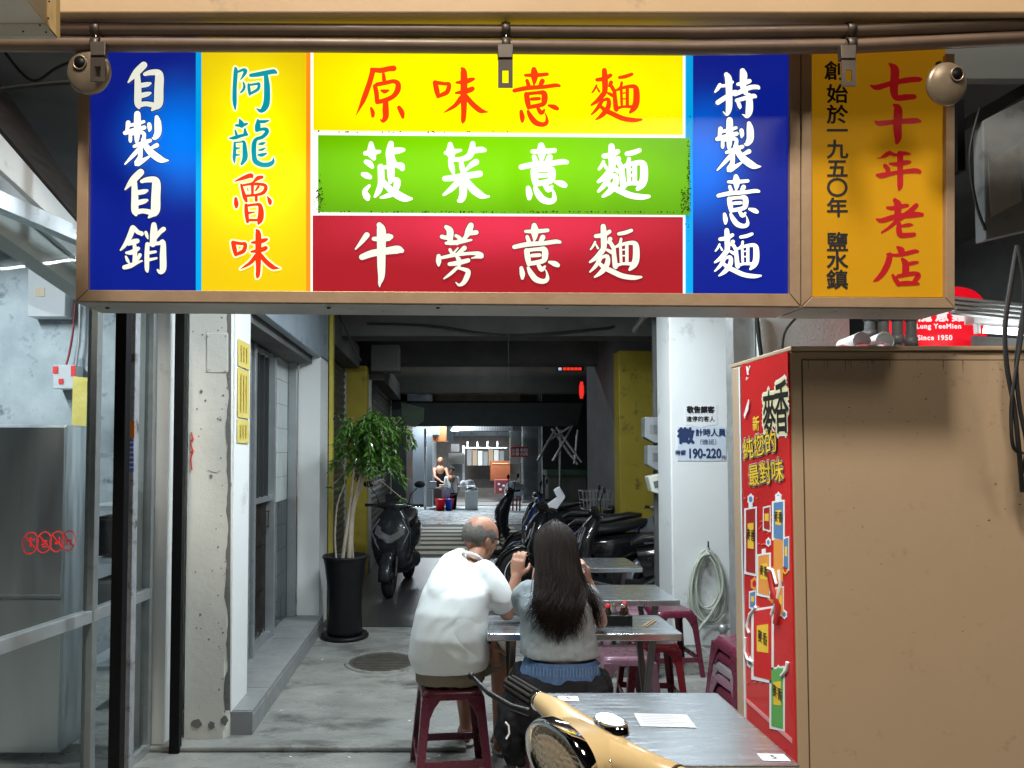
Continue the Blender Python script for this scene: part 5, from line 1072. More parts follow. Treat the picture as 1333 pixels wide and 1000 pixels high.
for k in range(62):
    a = random.uniform(0, 2*pi); el = random.uniform(-.25, 1); rr = random.uniform(.25, 1)
    c0 = V(.17+random.uniform(-.04,.08), random.uniform(-.05,.05), random.uniform(1.25,1.7))
    c1 = V(.24+.29*rr*cos(a), .26*rr*sin(a), 1.60+.42*el*math.sqrt(1-.5*rr*rr))
    c1.z = min(c1.z, 1.98)
    c2 = c1+V(.08*cos(a), .08*sin(a), -random.uniform(.08,.22))
    sp = spline([tuple(c0), tuple((c0+c1)/2+V(0,0,.05)), tuple(c1), tuple(c2)], 5)
    tw.tube(sp, [.004-.0025*i/(len(sp)-1) for i in range(len(sp))], 4, cap=False)
    for i, p in enumerate(sp[3:]):
        for m in range(4):
            L_ = random.uniform(.045,.09); w = L_*.34; az = a+random.uniform(-1.6,1.6); dr = random.uniform(-1.1,-.15)
            d = V(cos(az)*cos(dr), sin(az)*cos(dr), sin(dr)); s = d.cross(V(0,0,1)).normalized(); s = (s+V(0,0,random.uniform(-.5,.5))).normalized(); nn = s.cross(d)
            o = V(*p)+V(random.gauss(0,.012),random.gauss(0,.012),random.gauss(0,.012))
            b.add([o, o+d*L_*.35+s*w*.5+nn*.004, o+d*L_+nn*-.006, o+d*L_*.35-s*w*.5+nn*.004, o+d*L_*.4-nn*.003], [(0,1,4),(1,2,4),(0,4,3),(4,2,3)])
for (px, py) in ((432,632),(440,540),(437,600),(522,545),(525,650),(520,560)):      # stray twigs
    c = P(px, py, 6.2)-pt.location
    for m in range(12):
        o = c+V(random.gauss(0,.035),random.gauss(0,.04),random.gauss(0,.02)); az = random.uniform(0,6.3); d = V(cos(az),sin(az),-.5).normalized(); s = d.cross(V(0,0,1)).normalized(); L_ = .06
        b.add([o, o+d*L_*.4+s*.011, o+d*L_, o+d*L_*.4-s*.011], [(0,1,2,3)])
    tw.tube([V(.1,0,1.45), (V(.1,0,1.45)+c)/2+V(0,0,.04), c], .003, 4)
o = b.build('foliage', leafm, pt); o['kind'] = 'stuff'; tw.build('twigs', bark, pt)

# ------------------------------------------------------------ on and beside the broad white pillar
hosem = mat('grey green hose', (.42,.45,.38), .5, col2=(.5,.53,.46), scale=9, bump=.05)
hs = empty('garden_hose', 'coiled pale garden hose hanging on the white pillar', 'hose', P(922, 712, 5.93))
b = MB(); pts = []
yy = 5.93
for k in range(5):
    cx = 922+random.uniform(-4,4); wx_ = random.uniform(15,21); top = 716+k*1.5; bot = random.uniform(785,815)
    for i in range(16):
        a = pi/2+2*pi*i/16; x = cx+wx_*cos(a)*(.75+.35*(1-math.sin(a))/2); y_ = (top+bot)/2-(bot-top)/2*math.sin(a); pts.append(tuple(P(x, y_, yy-.012*k-.003*(i%3))))
b.tube(spline(pts, 3), .010, 8)
b.tube(spline([tuple(P(*p, 5.86)) for p in ((924,718),(938,740),(940,770),(925,800),(910,820),(909,838),(918,846))], 5), .011, 8)
b.tube(spline([tuple(P(*p, 5.90)) for p in ((912,722),(900,750),(897,790),(910,808),(930,812),(944,800))], 5), .010, 8)
rel(b.build('coil', hosem), hs)
rel(MB().tube([P(922,712,5.95),P(922,712,5.86),P(922,705,5.85)], .006, 8).build('hook', blackpl), hs)
rel(MB().tube([P(917,724,5.88),P(919,738,5.87)], .014, 10).build('nozzle', chrome), hs)
tp = empty('water_pipe', 'short grey elbow pipe with a tap sticking out beside the hose', 'pipe', P(945, 822, 5.9))
rel(MB().tube([P(968,817,5.8),P(944,817,5.8)], .02, 12).tube([P(941,815,5.8),P(941,836,5.8)], .026, 12).lathe([(.0,-.03),(.034,-.03),(.034,.03),(0,.03)], P(941,818,5.8), 16).build('elbow', MATS['galvanised steel']), tp)
nt = empty('notice', 'blue and white paper notice reading 190-220 on the broad white pillar', 'notice', P(914, 578, 5.94))
rel(MB().prism([P(882,556,5.945),P(946,556,5.945),P(945,600,5.945),P(882,600,5.945)], (0,.003,0)).build('sheet', mat('pale blue paper', (.58,.66,.76), .7)), nt)
def nlet(s, px, py, h, m, off=.02, sx=1., Y=5.942): return rel(text(s, 'lettering', m, None, P(px, py, Y), (1,0,0), (0,0,1), h*Y/F, off, sx), nt)
nlet('徵', 893, 569, 22, inkb, .05); nlet('計時人員', 925, 564, 10.5, inkb, .03, .95); nlet('（晚班）', 922, 576, 8, inkb, .0); nlet('時薪', 886, 590, 7, inkb, .03).name = 'lettering'
nlet('190-220', 917, 591, 17, inkb, .035, .78); nlet('元', 942, 596, 6, inkb)
nt2 = empty('notice', 'white torn notice with black headings above the blue notice', 'notice', P(912, 540, 5.94))
rel(MB().prism([P(891,528,5.947),P(933,527,5.947),P(934,553,5.947),P(912,556,5.947),P(892,553,5.947)], (0,.003,0)).build('sheet', paper), nt2)
for s, py, h, of in (('敬告顧客',534,9,.06),('違停的客人',546,7.5,.02)): rel(text(s, 'lettering', ink, None, P(912,py,5.944), (1,0,0), (0,0,1), h*5.94/F, of), nt2)
def meter(px, py, w, h, lab, m, tilt=0.):
    e = empty('meter_box', lab, 'meter box', P(px, py, 6.4), 0, None); a, s_ = cos(tilt), math.sin(tilt)
    f = lambda x, y: P(px+x*a-y*s_, py+x*s_+y*a, 6.38)
    rel(MB().prism([f(-w/2,-h/2), f(w/2,-h/2), f(w/2,h*.5), f(0,h*.5), f(-w/2,h*.28)], (0,.12,0)).build('case', m, None, .008), e)
    rel(MB().prism([f(-w*.25,-h*.2), f(w*.3,-h*.2), f(w*.3,h*.15), f(-w*.25,h*.15)], (0,-.004,0)).build('window', MATS['headlight glass'] if m is not paper else mat('ivory plastic', (.6,.6,.52), .4), None), e)
plas = mat('clear grey meter cover', (.2,.22,.23), .25, col2=(.28,.3,.31), scale=5, coat=.3)
meter(853, 560, 27, 34, 'upper grey electric meter box beside the white pillar', plas); meter(855, 596, 24, 32, 'lower grey electric meter box beside the white pillar', plas); meter(856, 631, 19, 26, 'tilted ivory switch box below the two meter boxes', mat('ivory case', (.66,.67,.6), .45), -.25)
T(MB().box(1.93,2.05,6.52,6.56,0,3.3).box(1.94,1.97,6.44,6.5,1.2,2.2).build('meter_board', darkwall), 'dark upright board that carries the meter boxes', 'board')
# ------------------------------------------------------------ cables on the ceiling and wall
def wire(pts, r, lab, m=cable, nm='cable'): return T(MB().tube(spline([tuple(p) for p in pts], 6), r, 6).build(nm, m), lab, 'cable')
wire([P(478,421,7.55),P(560,424,7.55),P(660,436,7.5),P(780,428,7.55),P(800,424,7.55)], .012, 'thin black cable sagging along the nearest dark beam')
wire([P(662,410,6.4),P(662,460,6.4),P(662,507,6.4)], .002, 'thin hanging pull cord in the middle of the arcade')
wire([P(1040,410,3.55),P(1022,432,3.57),P(1018,462,3.58)], .006, 'thin cable crossing the stucco wall above the fridge')
wire([P(985,405,3.6),P(988,440,3.6),P(992,470,3.6)], .010, 'bundle of wires running down beside the stucco wall')
wire([P(470,470,6.9),P(450,430,6.9),P(440,405,6.9)], .01, 'black cable climbing the wall above the potted tree')
for i, (dx, ph) in enumerate(((0,0),(7,1.3),(-8,2.2))):
    wire([P(1325+dx+9*math.sin(t*1.1+ph), 320+t*52, 2.30+.01*i) for t in range(6)]+[P(1331,590+i*25,2.36)], .0055+.001*i, ('thick','second','third')[i]+' black cable looping down at the right edge of the picture')
wire([P(1275,140,3.0),P(1262,200,3.0),P(1270,262,3.0),P(1283,300,3.0)], .006, 'black cable beside the grey hanging box')
wire([P(0,60,2.3),P(40,105,2.3),P(75,88,2.3),P(120,70,2.3)], .005, 'thin dark cable hanging under the pipe at upper left')
wire([P(-20,120,2.5),P(40,112,2.5),P(100,108,2.5),P(140,120,2.5)], .008, 'dark cable bundle at upper left below the pipes')
cyl = T(MB().tube([P(826,430,7.2),P(848,400,6.2)], .03, 10).build('dead_tube', galv), 'unlit tube lamp fixed slanting on the ceiling by the yellow pillar', 'tube lamp')
# hanging red sign lights in the dark
e = empty('led_sign', 'small red and white lit moving-text sign in the dark arcade', 'sign', P(744,480,10.5))
rel(MB().prism([P(725,477,10.5),P(760,477,10.5),P(760,483,10.5),P(725,483,10.5)], (0,.05,0)).build('case', blackpl), e)
for i, x in enumerate((727,733,738,743,748,753)):
    rel(MB().prism([P(x,478.5,10.48),P(x+4,478.5,10.48),P(x+4,482,10.48),P(x,482,10.48)], (0,.01,0)).build('lamp', mat('lit white led', (.5,.6,.7), .4, emis=(.5,.7,.9), es=.7) if i == 0 else mat('lit red led', (.6,.05,.03), .4, emis=(1,.04,.02), es=.9 if i != 2 else .9)), e)
e = empty('lantern', 'small red lit lantern hanging on the dark side wall', 'lantern', P(756,508,10.4))
rel(MB().loft([(P(757,497,10.4),(.02,0,0),(0,.02,0)),(P(757,504,10.4),(.035,0,0),(0,.035,0)),(P(757,513,10.4),(.035,0,0),(0,.035,0)),(P(757,519,10.4),(.02,0,0),(0,.02,0))], 12).build('shade', mat('red lantern glow', (.6,.03,.02), .5, emis=(1,.03,.02), es=.8)), e)
# ------------------------------------------------------------ right background above the fridge
sgn = empty('round_sign', 'bright red oval sign with white lettering behind the fridge', 'sign', P(1232, 420, 3.3))
redg = mat('lit red sign face', (.7,.008,.02), .35, emis=(.9,.006,.02), es=.75)
pts = []
for i in range(40):
    a = 2*pi*i/40; pts.append(P(1228+58*math.copysign(abs(cos(a))**.6, cos(a)), 420+47*math.copysign(abs(math.sin(a))**.75, math.sin(a)), 3.3))
face = rel(MB().prism(pts, (0,.08,0)).build('face', redg), sgn)
litw = mat('lit white letter', (.8,.8,.8), .4, emis=(1,.95,.95), es=.85)
for s, px, py, h, of in (('龍意麵',1226,412,17,.03),('Lung YeeMien',1222,425,9,.03),('Since 1950',1217,440,9,.03)):
    rel(text(s, 'lettering', litw, None, P(px, py, 3.296), (1,0,0), (0,0,1), h*3.3/F, of, 1.12 if s[0]=='龍' else 1., spacing=1.35 if s[0]=='龍' else 1.15), face)
pvc = mat('dark grey pvc pipe', (.09,.10,.11), .4, col2=(.14,.15,.16), scale=8)
for i, px in enumerate((1132,1150,1168,1186)):
    e = empty('drain_pipe', ('leftmost','second','third','rightmost')[i]+' grey plastic drain pipe between the stucco wall and the red sign', 'pipe', P(px, 440, 3.2)); r = .022
    rel(MB().tube([P(px,380,3.2),P(px,470,3.2)], r, 14).build('pipe', pvc), e)
    for y_ in (412, 436+i*3): rel(MB().lathe([(r*1.02,-.02),(r*1.25,-.02),(r*1.25,.02),(r*1.02,.02)], P(px,y_,3.2), 18).build('collar', pvc), e)
fl2 = empty('fluorescent_light', 'lit fluorescent tube beside the red sign at the right edge', 'light', P(1310, 430, 3.1))
rel(MB().prism([P(1268,404,3.16),P(1380,412,3.0),P(1380,424,3.0),P(1268,420,3.16)], (0,.06,0)).build('housing', white), fl2)
rel(MB().tube([P(1280,429,3.12),P(1400,437,2.96)], .016, 12).build('tube', mat('lit tube', (.9,.9,.9), .4, emis=(.9,.97,1.), es=5)), fl2)
rel(MB().prism([P(1271,421,3.12),P(1276,421,3.12),P(1277,434,3.12),P(1272,434,3.12)], (0,.02,0)).build('socket', paper), fl2)
T(MB().prism([P(1268,437,3.22),P(1400,446,3.05),P(1400,480,3.05),P(1268,470,3.22)], (0,.02,0)).build('cloth', darkwall), 'dark sheet below the lit tube at the right edge', 'sheet')
slm = mat('dull slat metal', (.2,.21,.21), .65, .2)
b = MB(); rk = empty('wire_rack', 'grey metal slats of a shutter box right of the ochre sign', 'rack', P(1290,395,3.0))
for i in range(4):
    rel(MB().prism([P(1243,386+i*6,3.0),P(1400,402+i*6,2.8),P(1400,405.5+i*6,2.8),P(1243,389.5+i*6,3.0)], (0,.03,0)).build('slat', slm, None), rk)
cbx = empty('hanging_box', 'grey cement coloured metal box hanging from the ceiling at the right', 'box', P(1310, 220, 3.0))
cm = mat('weathered grey box', (.12,.13,.135), .7, .0, col2=(.22,.235,.24), scale=4, bump=.3, dirt=((.07,.07,.07), 7, .55, .7))
rel(MB().prism([P(1279,157,3.0),P(1400,95,3.0),P(1400,285,3.0),P(1283,313,3.0)], (0,.06,0)).build('case', cm, None, .006), cbx)
rel(MB().prism([P(1287,212,2.996),P(1328,190,2.996),P(1330,262,2.996),P(1290,283,2.996)], (0,.003,0)).build('patch', MATS['galvanised steel']), cbx)
T(MB().prism([P(1262,150,3.0),P(1400,70,3.0),P(1400,86,3.0),P(1266,164,3.0)], (0,.08,0)).build('angle_iron', blackp), 'black angle iron on top of the grey hanging box', 'bracket')
for i in range(9):
    x = 1246+i*11; T(MB().tube([P(x,84,4.4),P(x+6*((i*7)%3-1),190-i*9,4.0)], .016, 6).build('ceiling_strut', (galv, blackp, galv)[i%3]), ('first','second','third','fourth','fifth','sixth','seventh','eighth','ninth')[i]+' thin strut counted from the left, right of the round lamp head', 'strut')
T(MB().box(1.66,4.0,2.5,2.54,2.945,3.3).build('ceiling_beam', mat('plain grey beam', (.09,.10,.10), .7)), 'grey beam face right of the ochre sign, under the pipes', 'beam')
T(MB().prism([P(1246,130,2.9),P(1255,130,2.9),P(1257,222,2.9),P(1247,222,2.9)], (0,.05,0)).build('steel_channel', blackp), 'short black steel channel beside the ochre sign', 'channel')
# ------------------------------------------------------------ inside the glazed shop at the left
fr_ = empty('steel_fridge', 'stainless steel fridge with red stickers behind the shop glass', 'fridge', (-2.9, 4.5, 0))
rel(MB().box(-3.4,-1.985,3.73,3.98,.05,1.75).build('body', steel2, None, .01), fr_)
rel(MB().box(-3.4,-1.987,3.715,3.729,.08,.84).build('door', steel2, None, .006), fr_); rel(MB().box(-3.4,-1.987,3.715,3.729,.86,1.74).build('door', steel2, None, .006), fr_)
sk_ = empty('glass_stickers', 'row of four red prohibition stickers on the shop glass at the far left', 'stickers', PX(62,706,-1.75))
u_ = (B-A).normalized(); n_ = Vector((-u_.y, u_.x, 0)); n_ = n_ if n_.x > 0 else -n_
for i, px in enumerate((38,56,73,88)):
    k_ = (px-CX)/F; t_ = (k_*A.y-A.x)/(u_.x-k_*u_.y); Y_ = (A+u_*t_).y; c = P(px, 706+(i-1)*-1, Y_)+n_*.006; r1, r2 = .040, .046; z_ = Vector((0,0,1)); b = MB(); m_n = 28
    b.add([c+u_*(r*cos(2*pi*k/m_n))+z_*(r*math.sin(2*pi*k/m_n)) for r in (r1,r2) for k in range(m_n)], [(k,(k+1)%m_n,m_n+(k+1)%m_n,m_n+k) for k in range(m_n)])
    b.beam(c+(u_*-.029+z_*.029)+n_*.001, c+(u_*.029-z_*.029)+n_*.001, .006, .002, up=n_)
    if i == 0: b.obox(c+z_*.004, u_*.006, n_*.0012, z_*.020); b.obox(c+u_*.012+z_*.012, u_*.010, n_*.0012, z_*.004)
    elif i == 1: b.obox(c-z_*.007, u_*.018, n_*.0012, z_*.003); b.obox(c+z_*.005, u_*.016, n_*.0012, z_*.004); b.obox(c-z_*.018, u_*.014, n_*.0012, z_*.003)
    elif i == 2: b.obox(c-z_*.005, u_*.016, n_*.0012, z_*.006); b.obox(c+u_*.012+z_*.011, u_*.005, n_*.0012, z_*.008)
    else: b.obox(c+z_*.0, u_*.017, n_*.0012, z_*.004); b.obox(c-u_*.011-z_*.012, u_*.003, n_*.0012, z_*.008); b.obox(c+u_*.011-z_*.012, u_*.003, n_*.0012, z_*.008)
    rel(b.build('sticker', redi), sk_)
dkf = empty('shelf_unit', 'dark shelf with stacked trays between the steel fridge and the door post', 'shelf', (-2.05, 4.7, 0))
for i in range(5): rel(MB().box(-2.27,-1.80,4.45,4.9,.25+i*.33,.28+i*.33).build('shelf', steel2), dkf)
for x in (-2.26,-1.83): rel(MB().box(x,x+.03,4.44,4.47,0,1.72).build('post', blackp), dkf)
rel(MB().box(-2.2,-1.95,4.48,4.8,.95,1.2).build('tray_stack', blackpl, None, .02), dkf); rel(MB().box(-2.22,-1.9,4.48,4.8,.62,.8).build('tray_stack', darkwall, None, .02), dkf)
rel(MB().ball(P(99,623,4.44), .006, 8, 6).build('pilot_lamp', mat('red pilot lamp', (.6,.02,.02), .4, emis=(1,.02,.01), es=3)), dkf)
ep = empty('panel_box', 'white electrical panel box high on the grey shop wall', 'electrical panel', P(60, 380, 5.1))
rel(MB().prism([P(36,349,5.08),P(86,349,5.08),P(84,412,5.08),P(36,412,5.08)], (0,.12,0)).build('case', mat('white enamel', (.7,.72,.74), .35), None, .008), ep)
rel(MB().prism([P(45,374,5.075),P(58,374,5.075),P(58,386,5.075),P(45,386,5.075)], (0,.01,0)).build('switch_plate', mat('beige switch', (.45,.36,.25), .5), None, .003), ep)
rel(MB().ball(P(75,349,5.12), .04, 10, 6, (1.6,.8,.5)).build('crumpled_paper', paper), ep)
al = empty('alarm_box', 'small white and red fire alarm box on the grey shop wall', 'alarm box', P(82, 490, 5.1))
rel(MB().prism([P(68,475,5.08),P(98,475,5.08),P(96,506,5.08),P(69,506,5.08)], (0,.12,0)).build('case', MATS['white enamel'], None, .006), al)
for (a, b_, c, d) in ((68.5,477,75,486),(92,476,98,490),(76,493,82,500)): rel(MB().prism([P(a,b_,5.075),P(c,b_,5.075),P(c,d,5.075),P(a,d,5.075)], (0,.004,0)).build('red_mark', redi), al)
wire([P(98,395,5.15),P(95,430,5.15),P(90,460,5.15),P(86,475,5.15)], .008, 'reddish wires running down to the alarm box', mat('red wire', (.2,.03,.03), .5)); wire([P(104,395,5.15),P(103,440,5.15),P(98,480,5.15)], .010, 'grey wire running down beside the red wires', MATS['galvanised steel'])
T(MB().prism([P(95,490,4.9),P(117,492,4.9),P(115,556,4.9),P(93,553,4.9)], (0,.004,0)).build('yellow_sheet', yp), 'crumpled yellow paper hanging behind the shop glass', 'paper')
# ------------------------------------------------------------ the shop across the street
def fx(px, py, Y=20.): return P(px, py, Y)
def fbox(x0, y0, x1, y1, Y, D, nm, m, par): return rel(MB().prism([fx(x0,y0,Y),fx(x1,y0,Y),fx(x1,y1,Y),fx(x0,y1,Y)], (0,D,0)).build(nm, m), par)
fs = empty('far_shop', 'brightly lit open noodle shop across the street at the end of the arcade', 'shop', (0, 22, 0))
fbox(530,400,563,672,21,5,'side_wall',mat('far tiled wall', (.12,.14,.16), .4),fs); fbox(700,400,860,672,21,5,'side_wall',darkwall,fs)
rel(MB().box(-1.2,3.5,25.8,26,0,4).build('back_wall', mat('dim shop wall', (.09,.085,.08), .8, col2=(.18,.16,.14), scale=3)), fs)
rel(MB().box(-1.2,3.5,21.4,25.8,.0,.03).build('floor_slab', mat('shop floor', (.2,.19,.18), .4)), fs)
rel(MB().box(-1.2,3.5,21.0,25.8,2.75,2.9).build('ceiling_slab', mat('shop ceiling', (.3,.3,.3), .7)), fs)
rel(MB().prism([fx(590,562,20.4),fx(664,562,20.4),fx(664,567,20.4),fx(590,567,20.4)], (0,.2,0)).build('lintel', greywall), fs)
b = MB()
for i in range(38): b.prism([fx(588+i*2.1,555.5,20.3),fx(589.3+i*2.1,555.5,20.3),fx(589.3+i*2.1,561,20.0),fx(588+i*2.1,561,20.0)], (0,.03,.02))
o = rel(b.build('corrugated_canopy', whtp), fs)
rel(MB().prism([fx(588,555,20.36),fx(668,555,20.36),fx(668,561,20.06),fx(588,561,20.06)], (0,.02,.01)).build('canopy_sheet', paper), fs)
org = mat('orange brown board', (.30,.10,.03), .6, col2=(.38,.14,.05), scale=4)
fbox(563,553,583,575,20.6,.1,'board',org,fs); fbox(562,553,572,566,20.5,.1,'panel',mat('slate panel', (.1,.15,.18), .5),fs)
fbox(581,553,590,574,20.2,.3,'cabinet',mat('pale blue unit', (.45,.55,.6), .5),fs); fbox(552,558,555,664,20.1,.07,'post',paper,fs); fbox(565,572,568,640,20.8,.07,'post',galv,fs)
fbox(664,561,679,604,20.3,.12,'poster_board',mat('poster print', (.4,.5,.62), .5, col2=(.5,.55,.3), scale=3),fs)
b = MB()
for i in range(46): b.prism([fx(680,556+i*2.1,20.6),fx(700,556+i*2.1,20.6),fx(700,557.2+i*2.1,20.57),fx(680,557.2+i*2.1,20.57)], (0,.03,0))
o = rel(b.build('shutter_slats', shut2), fs); o['kind'] = 'stuff'; fbox(679.5,555,700.5,655,20.65,.05,'shutter',shut2,fs)
for i in range(4): fbox(608+i*13,575,609.2+i*13,583,22.5,.05,'hook',paper,fs)
fbox(606,582.5,660,583.6,22.5,.06,'rail',paper,fs)
for i in range(7): fbox(608+i*7,585+(i*5)%4,614+i*7,606,24.5,.3,'shelf_goods',[mat('goods grey', (.2,.2,.2), .6), mat('goods tan', (.3,.22,.13), .6), mat('goods white', (.5,.5,.48), .6)][i%3],fs)
r_s = empty('red_sign', 'small red sign with two white text lines at the far shop', 'sign', fx(677,589,20))
fbox(665,582,688,595,20.1,.05,'board',redi,r_s)
for s, py in (('水果 飲料',586.5),('外帶 內用',591.5)): rel(text(s, 'lettering', paper, None, fx(676.5,py,20.08), (1,0,0), (0,0,1), 5*20/F, .03), r_s)
e = empty('wooden_cabinet', 'reddish wooden cabinet inside the far shop', 'cabinet', fx(652,612,23)); fbox(639,600,664,626,23,.5,'case',mat('red wood', (.16,.04,.015), .5, col2=(.22,.06,.02), scale=6),e); fbox(641,603,662,604.2,22.98,.02,'shelf_edge',mat('bright edge', (.5,.3,.15), .4),e)
e = empty('crate', 'dark red crate with white marks inside the far shop', 'crate', fx(653,634,21.6)); fbox(645,625,662,643,21.6,.5,'case',mat('crate red', (.22,.04,.05), .6),e)
for (x, y_) in ((648,629),(654,631),(650,636),(657,637)): fbox(x,y_,x+3,y_+2.5,21.58,.01,'mark',paper,e)
wg = empty('white_machine', 'white upright machine with pots on top at the far shop front', 'machine', fx(614,650,19.9)); fbox(606,640,622,664,19.9,.5,'body',mat('white machine paint', (.62,.66,.66), .4),wg)
rel(MB().lathe([(0,0),(.12,0),(.13,.12),(0,.12)], fx(611,640,20.1), 18).lathe([(0,0),(.09,0),(.1,.1),(0,.1)], fx(618,640,20.1), 18).build('pots', steel), wg)
ct = empty('stall_counter', 'cluttered cooking counter where the man in black works', 'counter', fx(573,640,20.2)); fbox(558,635,585,637,20.0,.7,'top',steel,ct); fbox(564,638,579,658,20.1,.5,'body',mat('counter body', (.12,.12,.12), .5),ct)
fbox(560,627,568,635,20.1,.3,'goods',mat('pink goods', (.6,.3,.35), .6, col2=(.2,.5,.5), scale=9),ct); fbox(572,631,584,635,20.1,.3,'goods',mat('white goods', (.6,.62,.62), .6),ct); fbox(575,637,586,648,19.98,.02,'cloth',mat('pale blue cloth', (.4,.5,.62), .8),ct)
hd2 = empty('steam_cabinet', 'stainless box on a stand between the man and the woman', 'cabinet', fx(594,597,20.9)); fbox(584,590,604,604,20.9,.4,'case',mat('dull steel sheet', (.38,.39,.36), .4, .4),hd2); fbox(602,580,605,632,21,.05,'post',paper,hd2); fbox(588,604,600,640,21.0,.3,'stand',mat('dim steel', (.16,.17,.18), .4, .5),hd2); fbox(587,578,598,588,21.1,.3,'hood',mat('hood grey', (.2,.2,.21), .5),hd2)
e = empty('pot_stack', 'pile of bowls and bags on the counter beside the white machine', 'bowls', fx(610,630,20.3)); rel(MB().lathe([(0,0),(.14,0),(.16,.05),(.1,.1),(.12,.14),(0,.16)], fx(611,632,20.3), 16).ball(fx(603,630,20.3), .1, 10, 7).build('bowls', paper), e); fbox(600,633,619,640,20.35,.4,'shelf',steel2,e)
for (px, col, lab, w, nm) in ((573,(.62,.01,.015),'red plastic bucket at the far shop, leftmost',6.6,'bucket red'),(584,(.02,.04,.4),'blue plastic bucket beside the red bucket at the far shop',4.8,'bucket blue')):
    e = empty('bucket', lab, 'bucket', fx(px,665,19.7)); c = G(px, 665.5); c = fx(px,665,19.7); c.z = .012; r = w*19.7/F
    rel(MB().lathe([(0,0),(r*.75,0),(r,.30),(r*1.08,.30),(r*1.08,.32),(r*.93,.32),(r*.7,.05),(0,.05)], c, 20).build('pail', mat(nm, col, .4), ), e)
e = empty('bucket', 'second red bucket just behind the blue bucket', 'bucket', fx(584,655,20)); c = fx(585,655,20.05); c.z = .2; rel(MB().lathe([(0,-.19),(.1,-.19),(.13,.1),(.15,.1),(.15,.13),(.1,.13),(0,.02)], c, 18).build('pail', MATS['bucket red']), e)
sc_ = empty('clothes_pile', 'stools and clothes piled at the far shop front on the right', 'pile', fx(670,650,19.8)); rel(fuse(MB().ball(fx(664,640,19.8), .22, 12, 8, (.7,.6,1.3)).ball(fx(675,638,19.8), .2, 12, 8, (.8,.6,1.1)).ball(fx(669,632,19.8), .14, 12, 8), 'clothes', mat('pale clothes', (.5,.52,.56), .9, col2=(.2,.22,.28), scale=3), None, .03, 3, [(.1,.2)]), sc_)  # clothes heaped on stools, no scooter underneath
for i, px in enumerate((664,668,673,677)): rel(MB().beam(fx(px,646,19.75), fx(px-.6,667,19.7), .035, .04).build('leg', MATS['crate red'], None), sc_)
# distant figures
def small_person(px, py_head, Y, lab, top, bottom, hairm_, arms, stand=True, sc=1.):
    e = empty('person', lab, 'person', fx(px, 665, Y)); hc = fx(px, py_head, Y); z = hc.z
    b = MB(); b.ball(hc, .10*sc, 16, 12, (.85,1,1.15)); b.ball(hc+V(0,-.095*sc,-.015), .02*sc, 8, 6); b.ball(hc+V(-.085*sc,0,-.01), .025*sc, 8, 6, (.4,.7,1)); b.ball(hc+V(.085*sc,0,-.01), .025*sc, 8, 6, (.4,.7,1))
    limb(b, [(hc.x,Y,z-.08*sc,.055*sc),(hc.x,Y+.01,z-.2*sc,.06*sc)])
    limb(b, [(hc.x,Y,z-.28*sc,.15*sc),(hc.x,Y,z-.5*sc,.14*sc),(hc.x,Y,z-.72*sc,.15*sc)])
    for s, a in zip((-1,1), arms):
        p0 = V(hc.x+s*.18*sc, Y, z-.25*sc); p1 = p0+V(*a[0])*sc; p2 = p1+V(*a[1])*sc
        limb(b, [(*p0,.055*sc),(*((p0+p1)/2),.048*sc),(*p1,.042*sc)], 10); limb(b, [(*p1,.042*sc),(*((p1+p2)/2),.036*sc),(*p2,.028*sc)], 10)
        d = (p2-p1).normalized()
        b.loft([(p2,(.03*sc,0,0),(0,.018*sc,0)),(p2+d*.08*sc,(.04*sc,0,0),(0,.016*sc,0))], 10)
        for k in range(4): limb(b, [(*(p2+d*.07*sc+V((k-1.5)*.02*sc,0,0)), .010*sc),(*(p2+d*(.15-.01*abs(k-1.5))*sc+V((k-1.5)*.024*sc,-.02*sc,0)), .009*sc)], 6)
        limb(b, [(*(p2+d*.03*sc), .012*sc),(*(p2+d*.07*sc+V(-s*.05*sc,-.02*sc,0)), .01*sc)], 6)
    for s in (-1, 1):
        x = hc.x+s*.085*sc; limb(b, [(x,Y,z-.75*sc,.085*sc),(x,Y,z-1.1*sc,.06*sc)]); limb(b, [(x,Y,z-1.1*sc,.06*sc),(x,Y+.02,z-1.46*sc,.04*sc)]); b.loft([((x,Y+.04,z-1.5*sc),(.04*sc,0,0),(0,0,.035*sc)),((x,Y-.14*sc,z-1.51*sc),(.045*sc,0,0),(0,0,.02*sc))], 10)
    rel(fuse(b, 'body', skin, None, .010, 3), e)
    b = MB(); b.loft([((hc.x,Y,z-.22*sc),(.12*sc,0,0),(0,.08*sc,0)),((hc.x,Y,z-.28*sc),(.185*sc,0,0),(0,.12*sc,0)),((hc.x,Y,z-.5*sc),(.165*sc,0,0),(0,.165*sc,0)),((hc.x,Y,z-.78*sc),(.185*sc,0,0),(0,.175*sc,0))], 20)
    if top[1]:
        for s, a in zip((-1,1), arms): p0 = V(hc.x+s*.18*sc, Y, z-.25*sc); limb(b, [(*p0,.07*sc),(*(p0+V(*a[0])*sc*.6),.06*sc)], 10)
    rel(fuse(b, 'top', top[0], None, .012, 3), e)
    b = MB()
    for s in (-1, 1):
        x = hc.x+s*.085*sc; limb(b, [(x,Y,z-.72*sc,.105*sc),(x,Y,z-1.1*sc,.075*sc),(x,Y,z-1.32*sc,.06*sc)], 12)
    rel(fuse(b, 'trousers', bottom, None, .012, 3), e)
    b = MB(); b.ball(hc+V(0,.015*sc,.02*sc), .108*sc, 16, 12, (.88,1,1.1)); rel(b.build('hair', hairm_), e) if hairm_ else None
    return e
small_person(573, 600, 20.75, 'man in a black tank top leaning over the cooking counter', (MATS['black jacket cloth'], False), MATS['black jacket cloth'], None, (((.02,-.18,-.22),(.16,-.2,-.1)),((.05,-.2,-.2),(.10,-.18,-.08))), sc=.98)
